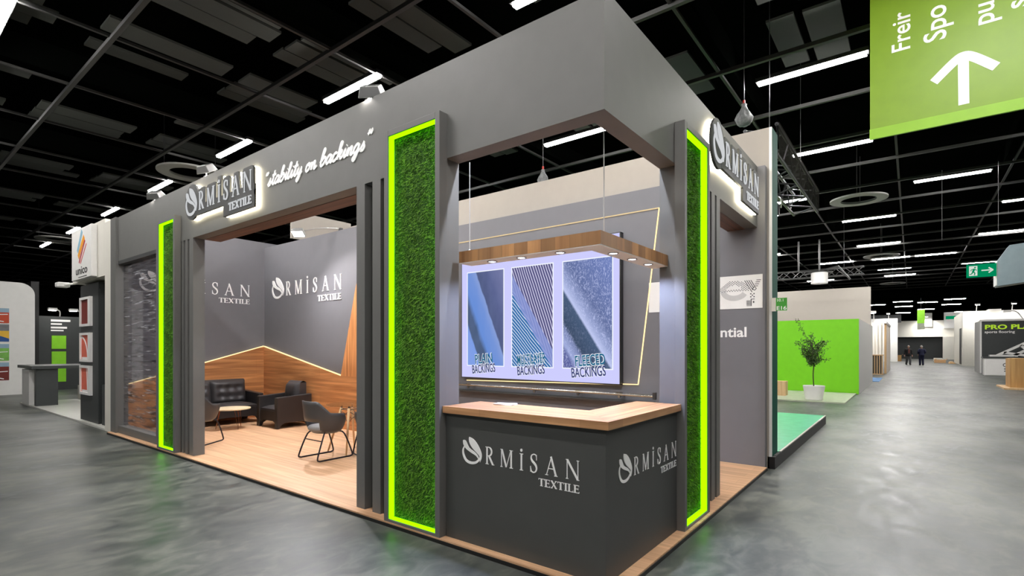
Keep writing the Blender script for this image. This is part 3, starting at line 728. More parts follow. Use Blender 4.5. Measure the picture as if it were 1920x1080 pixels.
def fleece(t, u, v, tc):
    n = t.add('TexNoise'); n.inputs['Scale'].default_value = 22; n.inputs['Detail'].default_value = 5; n.inputs['Distortion'].default_value = 2.5; t.l(tc.outputs['Generated'], n.inputs['Vector'])
    d = t.math('DIVIDE', t.math('ADD', v, t.math('MULTIPLY', u, 0.75)), 1.75)
    base = t.ramp(d, [(0.0, BR((86, 90, 150))), (0.10, BR((96, 104, 160))), (0.14, BR((160, 172, 220))), (0.22, BR((120, 132, 176))), (0.25, BR((62, 78, 104))), (0.41, BR((72, 92, 122))), (0.43, BR((190, 200, 240))), (0.50, BR((150, 162, 206))), (0.6, BR((100, 114, 160))), (1.0, BR((112, 130, 190)))])
    far_ = t.ramp(d, [(0.24, (0.6, 0.6, 0.6, 1)), (0.26, (0.12, 0.12, 0.12, 1)), (0.41, (0.12, 0.12, 0.12, 1)), (0.44, (0.8, 0.8, 0.8, 1)), (1.0, (0.6, 0.6, 0.6, 1))])
    return t.mix(t.mix(1.0, t.ramp(n.outputs[0], [(0.5, (0, 0, 0, 1)), (0.66, (0.9, 0.9, 0.9, 1))]), far_, 'MULTIPLY'), base, BR((196, 204, 246)))
pics = ((4.22, 5.09, plain, 'backlit_plain_fabric'), (3.16, 4.02, multi, 'backlit_mesh_fabric'), (2.06, 2.95, fleece, 'backlit_fleece_fabric'))
wb = emis('lightbox_white_line', (242, 246, 255), 1.0)
for (ya, yb, fn, nm) in pics:
    pc = MB().prism(rc(-yb, -ya, 1.275, 3.02), fx, 0.095, 0.098).build('picture', glow_print(nm, fn), lb)
    k = MB(); e = 0.018
    for q in (rc(-yb - e, -yb, 1.275 - e, 3.02 + e), rc(-ya, -ya + e, 1.275 - e, 3.02 + e), rc(-yb, -ya, 1.275 - e, 1.275), rc(-yb, -ya, 3.02, 3.02 + e)): k.prism(q, fx, 0.095, 0.099)
    k.build('picture_border', wb, pc)
teal = emis('teal_ink', (36, 112, 150), 0.8); navy = emis('navy_ink', (62, 70, 130), 0.8)
for (ya, w1, w2, s1) in ((4.90, 0.42, 0.56, 'PLAIN'), (3.90, 0.60, 0.58, 'MULTILAYER'), (2.72, 0.54, 0.62, 'FLEECED')):
    for nm, s, yy, zz, hh, ww, ink in (('heading', s1, ya, 1.30, 0.175, w1, teal), ('subheading', 'BACKINGS', ya + (0.07 if s1 != 'MULTILAYER' else 0.0), 1.115, 0.16, w2, navy)):
        text_obj(nm, s, hh, FL(4.198, yy, zz), ink, lb, width=ww, ext=0.004, bold=0.012, rot=R(5))
        text_obj(nm + '_outline', s, hh, FL(4.200, yy, zz), wb, lb, width=ww, ext=0.003, bold=0.05, rot=R(5))
# ---- steel rail below the lightbox
rl = thing('steel_rail', 'horizontal brushed steel rail on brackets below the lightbox', 'rail', (4.3, 3.3, 0.85))
r_ = MB(); r_.tube([(4.12, 5.3, 0.905), (4.12, 1.36, 0.895)], 0.022, 10); r_.build('bar', M['steel'], rl, smooth=True, autos=True)
for y in (5.0, 3.48, 2.62, 1.9):
    k = MB(); k.box(4.10, 4.30, y - 0.02, y + 0.02, 0.86, 0.88); k.box(4.09, 4.15, y - 0.05, y + 0.05, 0.92, 0.93); k.box(4.11, 4.13, y - 0.02, y + 0.02, 0.84, 0.92); k.build('bracket', M['steel'], rl)
k = MB(); k.box(4.09, 4.15, 1.32, 1.36, 0.85, 0.95); k.build('end_cap', M['alu_dark'], rl)
k = MB(); k.box(4.14, 4.30, 1.4, 5.4, 0.78, 0.80); k.build('shelf', M['anthracite_dark'], rl)
# ---- poster and words on the back wall seen through the right opening
ps = thing('wall_poster', 'white poster with patterned letters on back wall behind the right opening', 'poster', (4.30, 0.7, 2.35))
MB().prism(rc(-1.5, 0.066, 2.131, 2.576), FL(4.30), 0.0, 0.006).build('sheet', M['white'], ps)
gk = paint('poster_ink', (70, 70, 72), 0.6); gl_ = paint('poster_light_ink', (196, 196, 194), 0.6)
fp = FL(4.294)
e = MB(); c0 = (-0.285, 2.375)
def inring(u, v): 
    r = math.hypot((u - c0[0]) / 0.185, (v - c0[1]) / 0.135); return 0.55 < r < 1.0
for i in range(22):
    for j in range(12):
        u = c0[0] - 0.185 + 0.37 * (i + .5) / 22; v = c0[1] - 0.01 + 0.155 * (j + .5) / 12
        if (inring(u, v) and v > c0[1]) or abs(v - c0[1]) < 0.02:
            if (i + j) % 2: e.prism(rc(u - 0.006, u + 0.006, v - 0.005, v + 0.005), fp, 0, 0.002)
e.build('letter', gk, ps)
e = MB()
for z in ribbon(arc(c0[0], c0[1], 0.145, 0.10, 180, 335, 16), 0.07): e.prism(z, fp, 0, 0.0015)
e.build('letter_lower_arc', gl_, ps)  # light grey printed lower half of the e
e = MB(); e.step = 0.00008
for k in range(4): e.prism(line((-0.155 + 0.026 * k, 2.505), (-0.062 + 0.010 * k, 2.345 + 0.026 * k), 0.009), fp, 0, 0.002)
for k in range(4): e.prism(rc(-0.008 - 0.010 * k, 0.047 - 0.012 * k, 2.497 - 0.026 * k, 2.505 - 0.026 * k), fp, 0, 0.002)
for a in range(4): e.prism(line(((-0.032, 2.415), (-0.008, 2.390), (-0.032, 2.365), (-0.056, 2.390))[a], ((-0.008, 2.390), (-0.032, 2.365), (-0.056, 2.390), (-0.032, 2.415))[a], 0.008), fp, 0, 0.002)
for i in range(3):
    for q in range(3):
        if (i + q) % 2 == 0: e.prism(rc(-0.085 + 0.02 * i, -0.07 + 0.02 * i, 2.275 + 0.02 * q, 2.29 + 0.02 * q), fp, 0, 0.002)
for i in range(7): e.prism(rc(-0.13, -0.082, 2.165 + 0.011 * i, 2.169 + 0.011 * i), fp, 0, 0.002)
e.prism(rc(-0.078, -0.068, 2.16, 2.255), fp, 0, 0.002); e.prism(rc(-0.067, -0.03, 2.247, 2.255), fp, 0, 0.002); e.prism(rc(-0.05, -0.035, 2.20, 2.225), fp, 0, 0.002)
e.build('letter', gk, ps)
ws_ = thing('wall_words', 'white sans serif words ending in ntial below the patterned poster', 'lettering', (4.30, 0.4, 1.75))
text_obj('word', 'ntial', 0.135, FL(4.30, 0.475, 1.752), M['lettering'], ws_, width=0.335, bold=0.02, ext=0.005)

# ================================================================== lounge furniture
def rbox(mb, x0, x1, y0, y1, z0, z1): mb.box(x0, x1, y0, y1, z0, z1); return mb
def sofa_like(name, label, cat, width, depth=0.74, seats=1, loc=(0, 0, 0), rz=0):
    """local: front faces -Y, origin at floor centre"""
    t = thing(name, label, cat, (0, 0, 0)); w = width / 2; d = depth / 2
    def arm_side(s):
        a = MB(); x0, x1 = (w - 0.11, w) if s > 0 else (-w, -w + 0.11)
        prof = [(-d, 0.0), (-d + 0.05, 0.0), (-d + 0.09, 0.07), (-d + 0.16, 0.105), (d - 0.16, 0.105), (d - 0.09, 0.07), (d - 0.05, 0.0), (d, 0.0), (d, 0.64), (-d, 0.60)]
        a.prism(prof, ((x0, 0, 0), (0, 1, 0), (0, 0, 1), (1, 0, 0)), 0, x1 - x0)
        a.build('arm', M['leather'], t, bevel=0.012)
    arm_side(1); arm_side(-1)
    fp_ = MB(); fp_.prism([(-w + 0.11, 0.10), (-w + 0.2, 0.14), (w - 0.2, 0.14), (w - 0.11, 0.10), (w - 0.11, 0.33), (-w + 0.11, 0.33)], ((0, -d + 0.02, 0), (1, 0, 0), (0, 0, 1), (0, -1, 0)), -0.03, 0.0)
    fp_.build('front_rail', M['leather'], t)
    MB().box(-w + 0.11, w - 0.11, d - 0.14, d, 0.1, 0.62).build('back_frame', M['leather'], t, bevel=0.012)
    sw = (width - 0.22) / seats
    for k in range(seats):
        xa = -w + 0.11 + sw * k
        c_ = MB().grid(10, 10, lambda u, v: (xa + 0.005 + (sw - 0.01) * u, -d + 0.03 + (depth - 0.2) * v, 0.37 + 0.055 * (1 - (2 * u - 1) ** 4) * (1 - (2 * v - 1) ** 6)))
        c_.grid(10, 1, lambda u, v: (xa + 0.005 + (sw - 0.01) * u, -d + 0.03, 0.30 + 0.07 * v))
        c_.build('seat_cushion', M['leather_grey'], t, smooth=True)
        pb = xa + (0.0 if seats > 1 else 0.06); bwid = sw if seats > 1 else sw - 0.12
        def bk(u, v):
            tuft = 1.3 * sum(math.exp(-(((u - a) * 9) ** 2 + ((v - b_) * 7) ** 2)) for a in (0.25, 0.5, 0.75) for b_ in (0.3, 0.68)) if seats > 1 else math.exp(-(((u - .35) * 7) ** 2 + ((v - .3) * 7) ** 2)) + math.exp(-(((u - .65) * 7) ** 2 + ((v - .3) * 7) ** 2))
            edge = (1 - (2 * u - 1) ** 8) * (1 - (2 * v - 1) ** 8)
            return (pb + bwid * u, d - 0.15 - 0.05 * (1 - v) - 0.09 * edge + 0.035 * tuft, 0.40 + 0.46 * v)
        c_ = MB().grid(30, 20, bk)
        c_.grid(18, 6, lambda u, v: (pb + bwid * u, d - 0.15 + 0.13 * v, 0.86 + 0.03 * math.sin(PI * v)))
        c_.grid(18, 2, lambda u, v: (pb + bwid * u, d - 0.02, 0.86 - 0.3 * v))
        for uu in (0, 1): c_.grid(1, 8, lambda u, v: (pb + bwid * uu, d - 0.02 - (0.13 + 0.05 * (1 - v)) * u, 0.40 + 0.46 * v))
        c_.build('back_cushion', M['leather_grey'], t, smooth=True, autos=True)
    return place(t, loc, rz)
sofa_like('sofa', 'black leather two seat sofa with buttoned back against the lounge end wall', 'sofa', 1.62, 0.76, 2, (1.56, 9.66, PZ), 0)
sofa_like('armchair', 'black leather armchair standing in front of the walnut lounge wall', 'armchair', 0.80, 0.72, 1, (2.33, 8.36, PZ), R(-90))

def shell_chair(label, loc, rz):
    """bucket chair on a double sled frame; local front faces +X"""
    t = thing('lounge_chair', label, 'chair', (0, 0, 0), 'graphite shell chairs in the lounge')
    def rim(a):                                   # top edge height by angle (0 = front, 180 = back)
        k = abs(a) / PI
        if k < 0.22: return 0.47
        if k < 0.36: return 0.47 + 0.17 * (k - 0.22) / 0.14
        if k < 0.62: return 0.64 + 0.02 * (k - 0.36) / 0.26
        if k < 0.80: return 0.66 + 0.16 * (k - 0.62) / 0.18
        return 0.82
    nu = 48; nv = 8
    def sh(u, v):
        a = -PI + 2 * PI * u; zt = rim(a); z = 0.37 + (zt - 0.37) * v
        r0 = 0.17 + (0.28 - 0.17) * (min(1, (z - 0.37) / 0.2) ** 0.5); r1 = r0 + 0.10 * max(0, z - 0.57) * (1 if abs(a) > 1.9 else 0.2)
        x, y = math.cos(a) * r1 * 0.98, math.sin(a) * (r1 + 0.02)
        return (max(x, -0.36), y, z)
    vs = [sh(i / nu, j / nv) for j in range(nv + 1) for i in range(nu)]
    fs = []
    for j in range(nv):
        for i in range(nu):
            a = abs(-PI + 2 * PI * (i + .5) / nu); z = vs[j * nu + i][2]
            if a > PI * 0.80 and 0.44 < (z + vs[(j + 1) * nu + i][2]) / 2 < 0.535: continue           # oval opening at the lower back
            fs.append((j * nu + i, j * nu + (i + 1) % nu, (j + 1) * nu + (i + 1) % nu, (j + 1) * nu + i))
    MB().add(vs, fs).build('shell', M['chair_shell'], t, smooth=True, solid=0.018)
    MB().lathe([(0.01, 0.36), (0.17, 0.362), (0.235, 0.41), (0.245, 0.44), (0.22, 0.465), (0.1, 0.475), (0.01, 0.475)], (0, 0, 0), 28).build('seat_pad', M['seat_pad'], t, smooth=True)
    for s in (-1, 1):
        p = [(-0.10, 0.13 * s, 0.372), (-0.16, 0.20 * s, 0.34), (-0.27, 0.235 * s, 0.06), (-0.25, 0.24 * s, 0.014), (-0.18, 0.24 * s, 0.011), (0.17, 0.24 * s, 0.011), (0.25, 0.24 * s, 0.014), (0.275, 0.235 * s, 0.06), (0.17, 0.20 * s, 0.34), (0.11, 0.13 * s, 0.372)]
        f = MB(); f.tube(crv(p, 4), 0.011, 8); f.build('sled_leg', M['steel_dark'], t, smooth=True)
    f = MB(); f.tube([(-0.195, -0.21, 0.27), (-0.195, 0.21, 0.27)], 0.008, 8); f.tube([(0.10, -0.14, 0.365), (0.10, 0.14, 0.365)], 0.009, 8); f.tube([(-0.10, -0.14, 0.365), (-0.10, 0.14, 0.365)], 0.009, 8)
    f.build('cross_bar', M['steel_dark'], t)
    return place(t, loc, rz)
shell_chair('graphite shell chair with its back to the opening, left of the glass table', (1.13, 5.02, PZ), R(0))
shell_chair('graphite shell chair at the glass table, mostly hidden by the pillar', (1.66, 4.56, PZ), R(75))
shell_chair('graphite shell chair behind the left opening post near the coffee table', (0.47, 7.62, PZ), R(35))
gt = thing('glass_table', 'round glass table on splayed beech legs with wire struts', 'table', (1.6, 5.1, PZ))
g_ = MB(); g_.lathe([(0.01, 0.745), (0.345, 0.745), (0.35, 0.75), (0.345, 0.755), (0.01, 0.755)], (1.6, 5.1, 0), 40); g_.build('glass_top', M['glass'], gt, smooth=False)
for a in (45, 135, 225, 315):
    c_, s_ = math.cos(R(a)), math.sin(R(a)); l = MB()
    l.tube([(1.6 + 0.13 * c_, 5.1 + 0.13 * s_, 0.70), (1.6 + 0.33 * c_, 5.1 + 0.33 * s_, PZ)], [0.02, 0.012], 10); lg = l.build('leg', M['beech'], gt, smooth=True)
    k = MB(); k.tube([(1.6 + 0.12 * c_, 5.1 + 0.12 * s_, 0.745), (1.6 + 0.145 * c_, 5.1 + 0.145 * s_, 0.66)], 0.012, 8); k.build('bracket', M['black'], lg)
k = MB()
for a in (45, 135, 225, 315):
    p = lambda q, r, z: (1.6 + r * math.cos(R(q)), 5.1 + r * math.sin(R(q)), z)
    k.tube([p(a, 0.15, 0.66), p(a + 90, 0.2, 0.5)], 0.004, 6); k.tube([p(a, 0.2, 0.5), p(a + 90, 0.15, 0.66)], 0.004, 6); k.tube([p(a, 0.15, 0.68), p(a + 90, 0.15, 0.68)], 0.005, 6)
k.build('wire_struts', M['alu_dark'], gt)
cf = thing('coffee_table', 'small round coffee table with cream top and wire hairpin legs', 'table', (1.5, 8.78, PZ))
k = MB(); k.lathe([(0.01, 0.415), (0.32, 0.415), (0.33, 0.42), (0.33, 0.438), (0.325, 0.442), (0.01, 0.442)], (1.5, 8.78, 0), 40); k.build('table_top', M['table_cream'], cf)
for a in (30, 150, 270):
    k = MB(); c_, s_ = math.cos(R(a)), math.sin(R(a)); tx, ty = -s_ * 0.04, c_ * 0.04
    k.tube([(1.5 + .2 * c_ + tx, 8.78 + .2 * s_ + ty, 0.415), (1.5 + .27 * c_, 8.78 + .27 * s_, PZ + 0.006), (1.5 + .2 * c_ - tx, 8.78 + .2 * s_ - ty, 0.415)], 0.006, 6); k.build('hairpin_leg', M['copper'], cf)

# ================================================================== clip-on flood lamps
def clip_lamp(label, foot, head, aim, watts, group='clip on flood lamps of the stand', on=True, tint=(1.0, 0.95, 0.97)):
    t = thing('clip_lamp', label, 'flood lamp', foot, group); f, h = Vector(foot), Vector(head)
    k = MB(); k.box(f.x - 0.03, f.x + 0.03, f.y - 0.03, f.y + 0.03, f.z - 0.0, f.z + 0.05); k.build('clamp', M['alu_dark'], t)
    mid = (f + h) / 2 + Vector((0, 0, 0.06)); k = MB(); k.tube(crv([tuple(f + Vector((0, 0, 0.04))), tuple(mid), tuple(h)], 6), 0.010, 8); k.build('arm', M['alu'], t, smooth=True)
    d = (Vector(aim) - h).normalized(); q = d.to_track_quat('-Z', 'Y').to_matrix()
    P = lambda x, y, z: tuple(h + q @ Vector((x, y, z)))
    k = MB(); k.hexa([P(-.12, -.085, -.05), P(.12, -.085, -.05), P(.12, .085, -.05), P(-.12, .085, -.05), P(-.09, -.06, .05), P(.09, -.06, .05), P(.09, .06, .05), P(-.09, .06, .05)]); hd_ = k.build('lamp_head', M['alu'], t, bevel=0.008)
    k = MB(); k.add([P(-.105, -.07, -.0505), P(.105, -.07, -.0505), P(.105, .07, -.0505), P(-.105, .07, -.0505)], [(3, 2, 1, 0)]); k.build('lamp_glass', M['lamp_glass'] if on else M['alu'], hd_)
    if watts:
        L = bpy.data.lights.new('flood_beam', 'SPOT'); L.energy = watts; L.color = tint; L.spot_size = R(165); L.spot_blend = 0.9; L.shadow_soft_size = 0.06
        o = bpy.data.objects.new('flood_beam', L); COL.objects.link(o); o.location = h + d * 0.06; o.rotation_euler = d.to_track_quat('-Z', 'Y').to_euler()
    return t
clip_lamp('clip-on flood lamp above the slogan lettering on the long fascia', (0.08, 2.62, 4.0), (0.02, 2.50, 4.08), (1.8, 3.6, 0.8), CLIP * 0.85)
clip_lamp('clip-on flood lamp above the backlit sign on the long fascia', (0.08, 6.35, 4.0), (0.02, 6.22, 4.12), (1.9, 6.8, 0.8), CLIP * 0.85)
clip_lamp('clip-on flood lamp above the glazed bay near the far stand end', (0.08, 8.32, 4.0), (0.02, 8.15, 4.10), (1.9, 9.4, 1.2), CLIP * 0.85)
clip_lamp('glaring clip-on flood lamp over the lounge on the grey wall top', (2.83, 7.18, 3.88), (2.20, 7.60, 3.80), (0.3, 6.3, 0.04), CLIP * 1.5)
clip_lamp('clip-on flood lamp on short right fascia above its backlit sign', (2.6, 0.1, 4.0), (2.6, 0.35, 4.14), (2.9, 2.0, 0.2), 0, on=False)

clip_lamp('clip-on flood lamp at the stand corner on top of the short right fascia', (0.22, 0.11, 4.0), (0.42, 0.34, 4.12), (1.2, 2.6, 0.8), CLIP * 0.9, tint=(0.80, 0.85, 1.0))
# ================================================================== ceiling tubes of the hall
def ceiling_tube(x, ya, label, z=6.0, ln=1.5):
    t = thing('ceiling_lamp', label, 'fluorescent lamp', (x, ya + ln / 2, z), 'fluorescent tubes under the hall ceiling')
    MB().box(x - 0.07, x + 0.07, ya - 0.03, ya + ln + 0.03, z + 0.035, z + 0.10).build('housing', M['alu_dark'], t)
    MB().box(x - 0.045, x + 0.045, ya, ya + ln, z, z + 0.035).build('tube', M['tube'], t)
    return t
ORD = ['nearest', 'second', 'third', 'fourth', 'fifth', 'sixth', 'seventh', 'eighth', 'ninth', 'tenth', 'eleventh', 'twelfth']
rows = [
 (2.22, [0.95, 5.22, 9.58, 13.95, 18.28, 22.7, 27.1], 'glowing ceiling tube, {} in the row running left above the long fascia'),
 (-1.8, [-1.45, 2.9, 7.35, 11.7], 'glowing ceiling tube, {} in the row over the aisle left of the stand'),
 (-6.0, [-4.4, 0.0, 4.4, 8.8], 'ceiling tube over the left aisle, {} in the row behind the viewer'),
 (6.30, [-1.08, 3.22, 7.6], 'glowing ceiling tube, {} in the row above the back of the stand'),
 (6.30, [-5.4], 'glowing ceiling tube, {} beyond the big green banner on the right'),
 (10.3, [-0.96, 3.4, -5.3], 'glowing ceiling tube, {} in the second cross row behind the stand'),
 (14.4, [-3.18, 0.86, 5.2], 'glowing ceiling tube, {} in the third cross row over the turquoise stand'),
 (18.4, [-1.2, -5.3, 3.1], 'glowing ceiling tube, {} in the fourth cross row over the lime stand'),
 (24.0, [-1.24, -5.2, 3.3], 'glowing ceiling tube, {} in the fifth cross row over the right aisle'),
 (28.6, [-1.55, -3.26, 0.75], 'glowing ceiling tube, {} in the sixth cross row over the right aisle'),
 (33.0, [-5.2, -1.6], 'glowing ceiling tube, {} in the seventh cross row over the right aisle'),
 (36.4, [-1.8, 2.4], 'glowing ceiling tube, {} in the eighth cross row over the right aisle'),
 (2.22, [-3.5], 'ceiling tube, {} over the aisle right of the stand'),
 (-1.8, [-5.8], 'ceiling tube, {} over the aisle behind the viewer'),
]
for x, ys, lab in rows:
    for k, yv in enumerate(ys): ceiling_tube(x, yv, lab.format(ORD[k]))
far = [(54.1, -1.6), (59.6, -1.7), (67.1, -1.7), (61.9, -3.6), (73.7, -3.7), (54.7, -5.4), (59.1, -5.5), (66.6, -5.6), (62.8, 0.5), (80, -1.5), (82, -7.4), (61, 2.6)]
for k, (x, yv) in enumerate(far):
    ceiling_tube(x, yv, 'small distant ceiling tube in the far hall bay, {} counted along the bay'.format(ORD[k] if k < 12 else 'last'), 6.0, 1.5)
# ---- round air outlets
def air_ring(x, y, label, r=0.72):
    o = MB(); o.lathe([(r * 0.62, 5.93), (r * 0.62, 5.97), (r * 0.66, 6.0), (r, 5.97), (r, 5.93), (r * 0.62, 5.93)], (x, y, 0), 40, caps=False)
    ob = o.build('air_outlet', M['ring_white'])
    for sx in (-1, 1): MB().tube([(x + sx * r * 0.8, y, 5.96), (x + sx * r * 0.8, y, 7.39)], 0.008, 5).build('hanger_rod', M['alu_dark'], ob)
    return tag(ob, label, 'ceiling vent', 'round ceiling air outlets')
air_ring(15.15, -0.38, 'white ring shaped ceiling air outlet, nearest one over the right aisle')
air_ring(27.1, -0.48, 'white ring shaped ceiling air outlet, middle one over the right aisle')
air_ring(40.5, -0.6, 'white ring shaped ceiling air outlet, farthest one over the right aisle')
air_ring(2.2, 12.6, 'white ring shaped ceiling air outlet above the long fascia backlit sign')
air_ring(2.2, 25.6, 'white ring shaped ceiling air outlet beyond the neighbouring white stand on the left')

# ---- hanging chain bags
def chain_bag(label, x, y, z, hgt, pole=7.4):
    t = thing('chain_bag', label, 'hoist bag', (x, y, z), 'grey chain bags hanging from the ceiling')
    rg = random.Random(int(x * 100))
    w = lambda i, a: 0.10 * math.sin(5 * a + i * 1.3) + 0.06 * math.sin(9 * a - i)
    pr = [(0.02, 0.0), (0.11, 0.02), (0.17, 0.09), (0.18, 0.17), (0.14, 0.28), (0.08, 0.38), (0.045, 0.46), (0.06, 0.5), (0.03, 0.52)]
    b_ = MB(); b_.lathe([(r * hgt / 0.52, q * hgt / 0.52) for r, q in pr], (x, y, z), 36, wob=w); b_.build('bag', M['bag'], t, smooth=True)
    k = MB(); k.tube([(x, y, z + hgt), (x, y, z + hgt + 0.05)], 0.018, 8); k.build('hook', M['hook_red'], t)
    k = MB(); k.tube([(x, y, z + hgt + 0.05), (x, y, pole)], 0.006, 6); k.build('chain', M['alu_dark'], t)
chain_bag('grey chain bag hanging above the right fascia end by the white wall', 5.7, 0.5, 5.14, 0.36)
chain_bag('grey chain bag seen through the counter opening against the black ceiling', 4.65, 3.66, 4.55, 0.28)
# ---- low catenary cables and rods
def rod(label, p, q, r=0.006):
    return tag(MB().tube([p, q], r, 6).build('ceiling_rod', M['alu_dark']), label, 'rod', 'thin rods under the ceiling')
rod('thin vertical rod with bright end below the tube in the third cross row', (13.2, -2.2, 4.2), (13.2, -2.2, 5.9))
rod('thin vertical rod right of the similar rod under the third cross row', (13.2, -3.2, 4.2), (13.2, -3.2, 5.9))
# ---- black lighting truss above the turquoise stand
def truss(name, label, p0, p1, up, side, n, r=0.025, mat='truss_black', group=None):
    t = thing(name, label, 'truss', p0, group); a, b = Vector(p0), Vector(p1); U, S = Vector(up), Vector(side)
    cs = [Vector((0, 0, 0)), S, S + U, U]
    k = MB()
    for c_ in cs: k.tube([a + c_, b + c_], r, 8)
    k.build('chords', M[mat], t)
    k = MB()
    for i in range(n):
        for f in range(4):
            s0, s1 = cs[f], cs[(f + 1) % 4]
            if i % 2: s0, s1 = s1, s0
            k.tube([a.lerp(b, i / n) + s0, a.lerp(b, (i + 1) / n) + s1], r * 0.55, 6, caps=False)
    k.build('lattice', M[mat], t)
    k = MB()
    for f in (0.15, 0.85): k.tube([a.lerp(b, f) + (S + U) * 0.5, Vector((a.lerp(b, f) + (S + U) * 0.5).to_tuple()[:2] + (7.39,))], 0.006, 5)
    k.build('suspension_cable', M['alu_dark'], t)
    return t
tr = truss('lighting_truss', 'black square lighting truss above the turquoise floored stand', (5.0, -0.10, 4.36), (9.0, -0.10, 4.36), (0, 0, 0.42), (0, 0.42, 0), 9, 0.026)
MB().box(5.0, 9.0, -0.135, -0.13, 4.34, 4.80).build('mesh_scrim', M['scrim'], tr)
def stage_lamp(label, x, y, z):
    t = thing('stage_lamp', label, 'spotlight', (x, y, z), 'stage lamps under the black truss')
    k = MB(); k.lathe([(0.045, -0.17), (0.06, -0.15), (0.06, 0.0), (0.04, 0.05), (0.012, 0.06)], (x, y, z - 0.06), 16); k.build('lamp_body', M['truss_black'], t)
    k = MB(); k.tube(crv([(x, y - 0.08, z - 0.1), (x, y - 0.08, z + 0.05), (x, y, z + 0.12), (x, y + 0.08, z + 0.05), (x, y + 0.08, z - 0.1)], 4), 0.012, 6); k.build('yoke', M['alu'], t)
    MB().lathe([(0.001, -0.232), (0.04, -0.232)], (x, y, z), 16).build('lamp_lens', M['spot_glass'], t)
for k, xx in enumerate((5.5, 6.3, 7.2)): stage_lamp('black stage lamp under the truss, %s from the green wall edge' % ORD[k].replace('nearest', 'first'), xx, 0.32, 4.215)

# ================================================================== green hanging banner, top right
bn = thing('hanging_banner', 'large lime green hanging banner with white arrow and sideways words', 'banner', (4.76, -1.22, 4.2))
MB().prism(rc(1.205, 3.7, 4.31, 6.9), FL(4.76), 0.0, 0.012).build('fabric', M['banner'], bn)
MB().prism(rc(1.20, 3.7, 4.20, 4.325), FL(4.77), 0.0, 0.03).build('hem', M['banner_light'], bn)
fa_ = FL(4.748)
aw = MB(); aw.step = 0.0001
for z in ribbon([(2.088, 4.39), (2.083, 4.93)], 0.095): aw.prism(z, fa_, 0, 0.003)
for z in ribbon(crv([(1.82, 4.725), (2.0, 4.90), (2.083, 4.945), (2.17, 4.905), (2.36, 4.73)], 5), 0.095): aw.prism(z, fa_, 0, 0.003)
aw.build('arrow', M['lettering'], bn)
def side_words(s, u, v, hgt):                      # reads upwards
    fr = ((4.748, -u, v), (0, 0, 1), (0, 1, 0), (-1, 0, 0))
    return text_obj('sideways_word', s, hgt, fr, M['lettering'], bn, bold=0.012, ext=0.003, xs=0.95)
side_words('Freir', 1.60, 5.19, 0.185); side_words('Spo', 1.93, 5.20, 0.21); side_words('pu', 2.34, 5.23, 0.20); side_words('s', 2.61, 5.31, 0.2)
for u in (1.4, 3.4): MB().tube([(4.754, -u, 6.88), (4.754, -u, 7.4)], 0.006, 5).build('suspension_cable', M['alu'], bn)
# ---- exit sign and duct on the right
ex = thing('exit_sign', 'green emergency exit sign with running figure and arrow on the right', 'exit sign', (17.9, -3.27, 3.92))
MB().prism(rc(2.942, 3.612, 3.73, 4.115), FL(17.92), 0.0, 0.06).build('panel', M['exit_green'], ex)
k = MB(); f_ = FL(17.86)
k.prism(rc(3.0, 3.19, 3.775, 4.07), f_, 0, 0.003); k.build('doorway', M['exit_white'], ex)
k = MB(); f_2 = FL(17.856)
k.prism(arc(3.135, 4.02, 0.022, 0.024, 0, 330, 11), f_2, 0, 0.003)
for a_, b_, w_ in (((3.12, 3.985), (3.09, 3.89), .05), ((3.09, 3.90), (3.135, 3.85), .03), ((3.135, 3.85), (3.12, 3.79), .025), ((3.085, 3.895), (3.06, 3.83), .03), ((3.06, 3.83), (3.01, 3.82), .025), ((3.125, 3.98), (3.175, 3.93), .02), ((3.11, 3.98), (3.05, 3.96), .02), ((3.05, 3.96), (3.04, 3.92), .018)):
    k.prism(line(a_, b_, w_), f_2, 0, 0.003)
k.build('running_figure', M['exit_green'], ex)
k = MB(); k.prism(rc(3.28, 3.5, 3.905, 3.94), f_, 0, 0.003); k.prism(line((3.44, 4.0), (3.54, 3.92), 0.035), f_, 0, 0.003); k.prism(line((3.44, 3.845), (3.54, 3.925), 0.035), f_, 0, 0.003); k.build('arrow', M['exit_white'], ex)
dk = thing('air_duct', 'pale galvanised duct box hanging at the right edge beside the exit sign', 'duct', (17.9, -4.2, 3.6))
k = MB(); k.prism([(3.635, 3.42), (5.4, 3.66), (5.4, 4.75), (3.9, 4.62), (3.635, 4.17)], FL(18.5), 0.0, 0.6); k.build('duct_body', M['duct'], dk, bevel=0.01)
MB().prism(rc(3.6, 3.633, 3.45, 4.15), FL(18.45), 0.0, 0.5).build('end_flange', M['white'], dk)

# ================================================================== neighbours behind the stand
nw = thing('neighbour_wall', 'tall cream neighbouring wall rising behind the stand with dark green end edge', 'partition wall', (4.5, 4, 0))
MB().box(4.42, 4.52, -0.12, 9.6, 0, 4.53).build('wall_panel', M['cream'], nw)
MB().box(4.42, 4.455, -0.15, -0.12, 0.16, 4.53).build('corner_strip', M['white'], nw)
MB().box(4.455, 4.78, -0.153, -0.12, 0.16, 4.53).build('green_edge', M['green_dark'], nw)
MB().box(2.9, 4.42, 9.12, 9.16, 4.0, 4.6).build('return_panel', M['cream'], nw)
tq = thing('turquoise_platform', 'low turquoise floored stand platform with black edge behind the green wall end', 'platform', (7, 2, 0))
MB().box(4.52, 9.55, -0.19, 6.0, 0.0, 0.165).build('base', M['black'], tq)
MB().box(4.80, 9.53, -0.17, 6.0, 0.165, 0.175).build('top_sheet', M['turquoise'], tq)
MB().box(4.79, 9.55, -0.195, -0.17, 0.165, 0.18).build('edge_rail', M['alu'], tq)
MB().box(4.42, 4.52, -0.19, -0.1, 0.0, 0.16).build('base_corner', M['black'], tq)
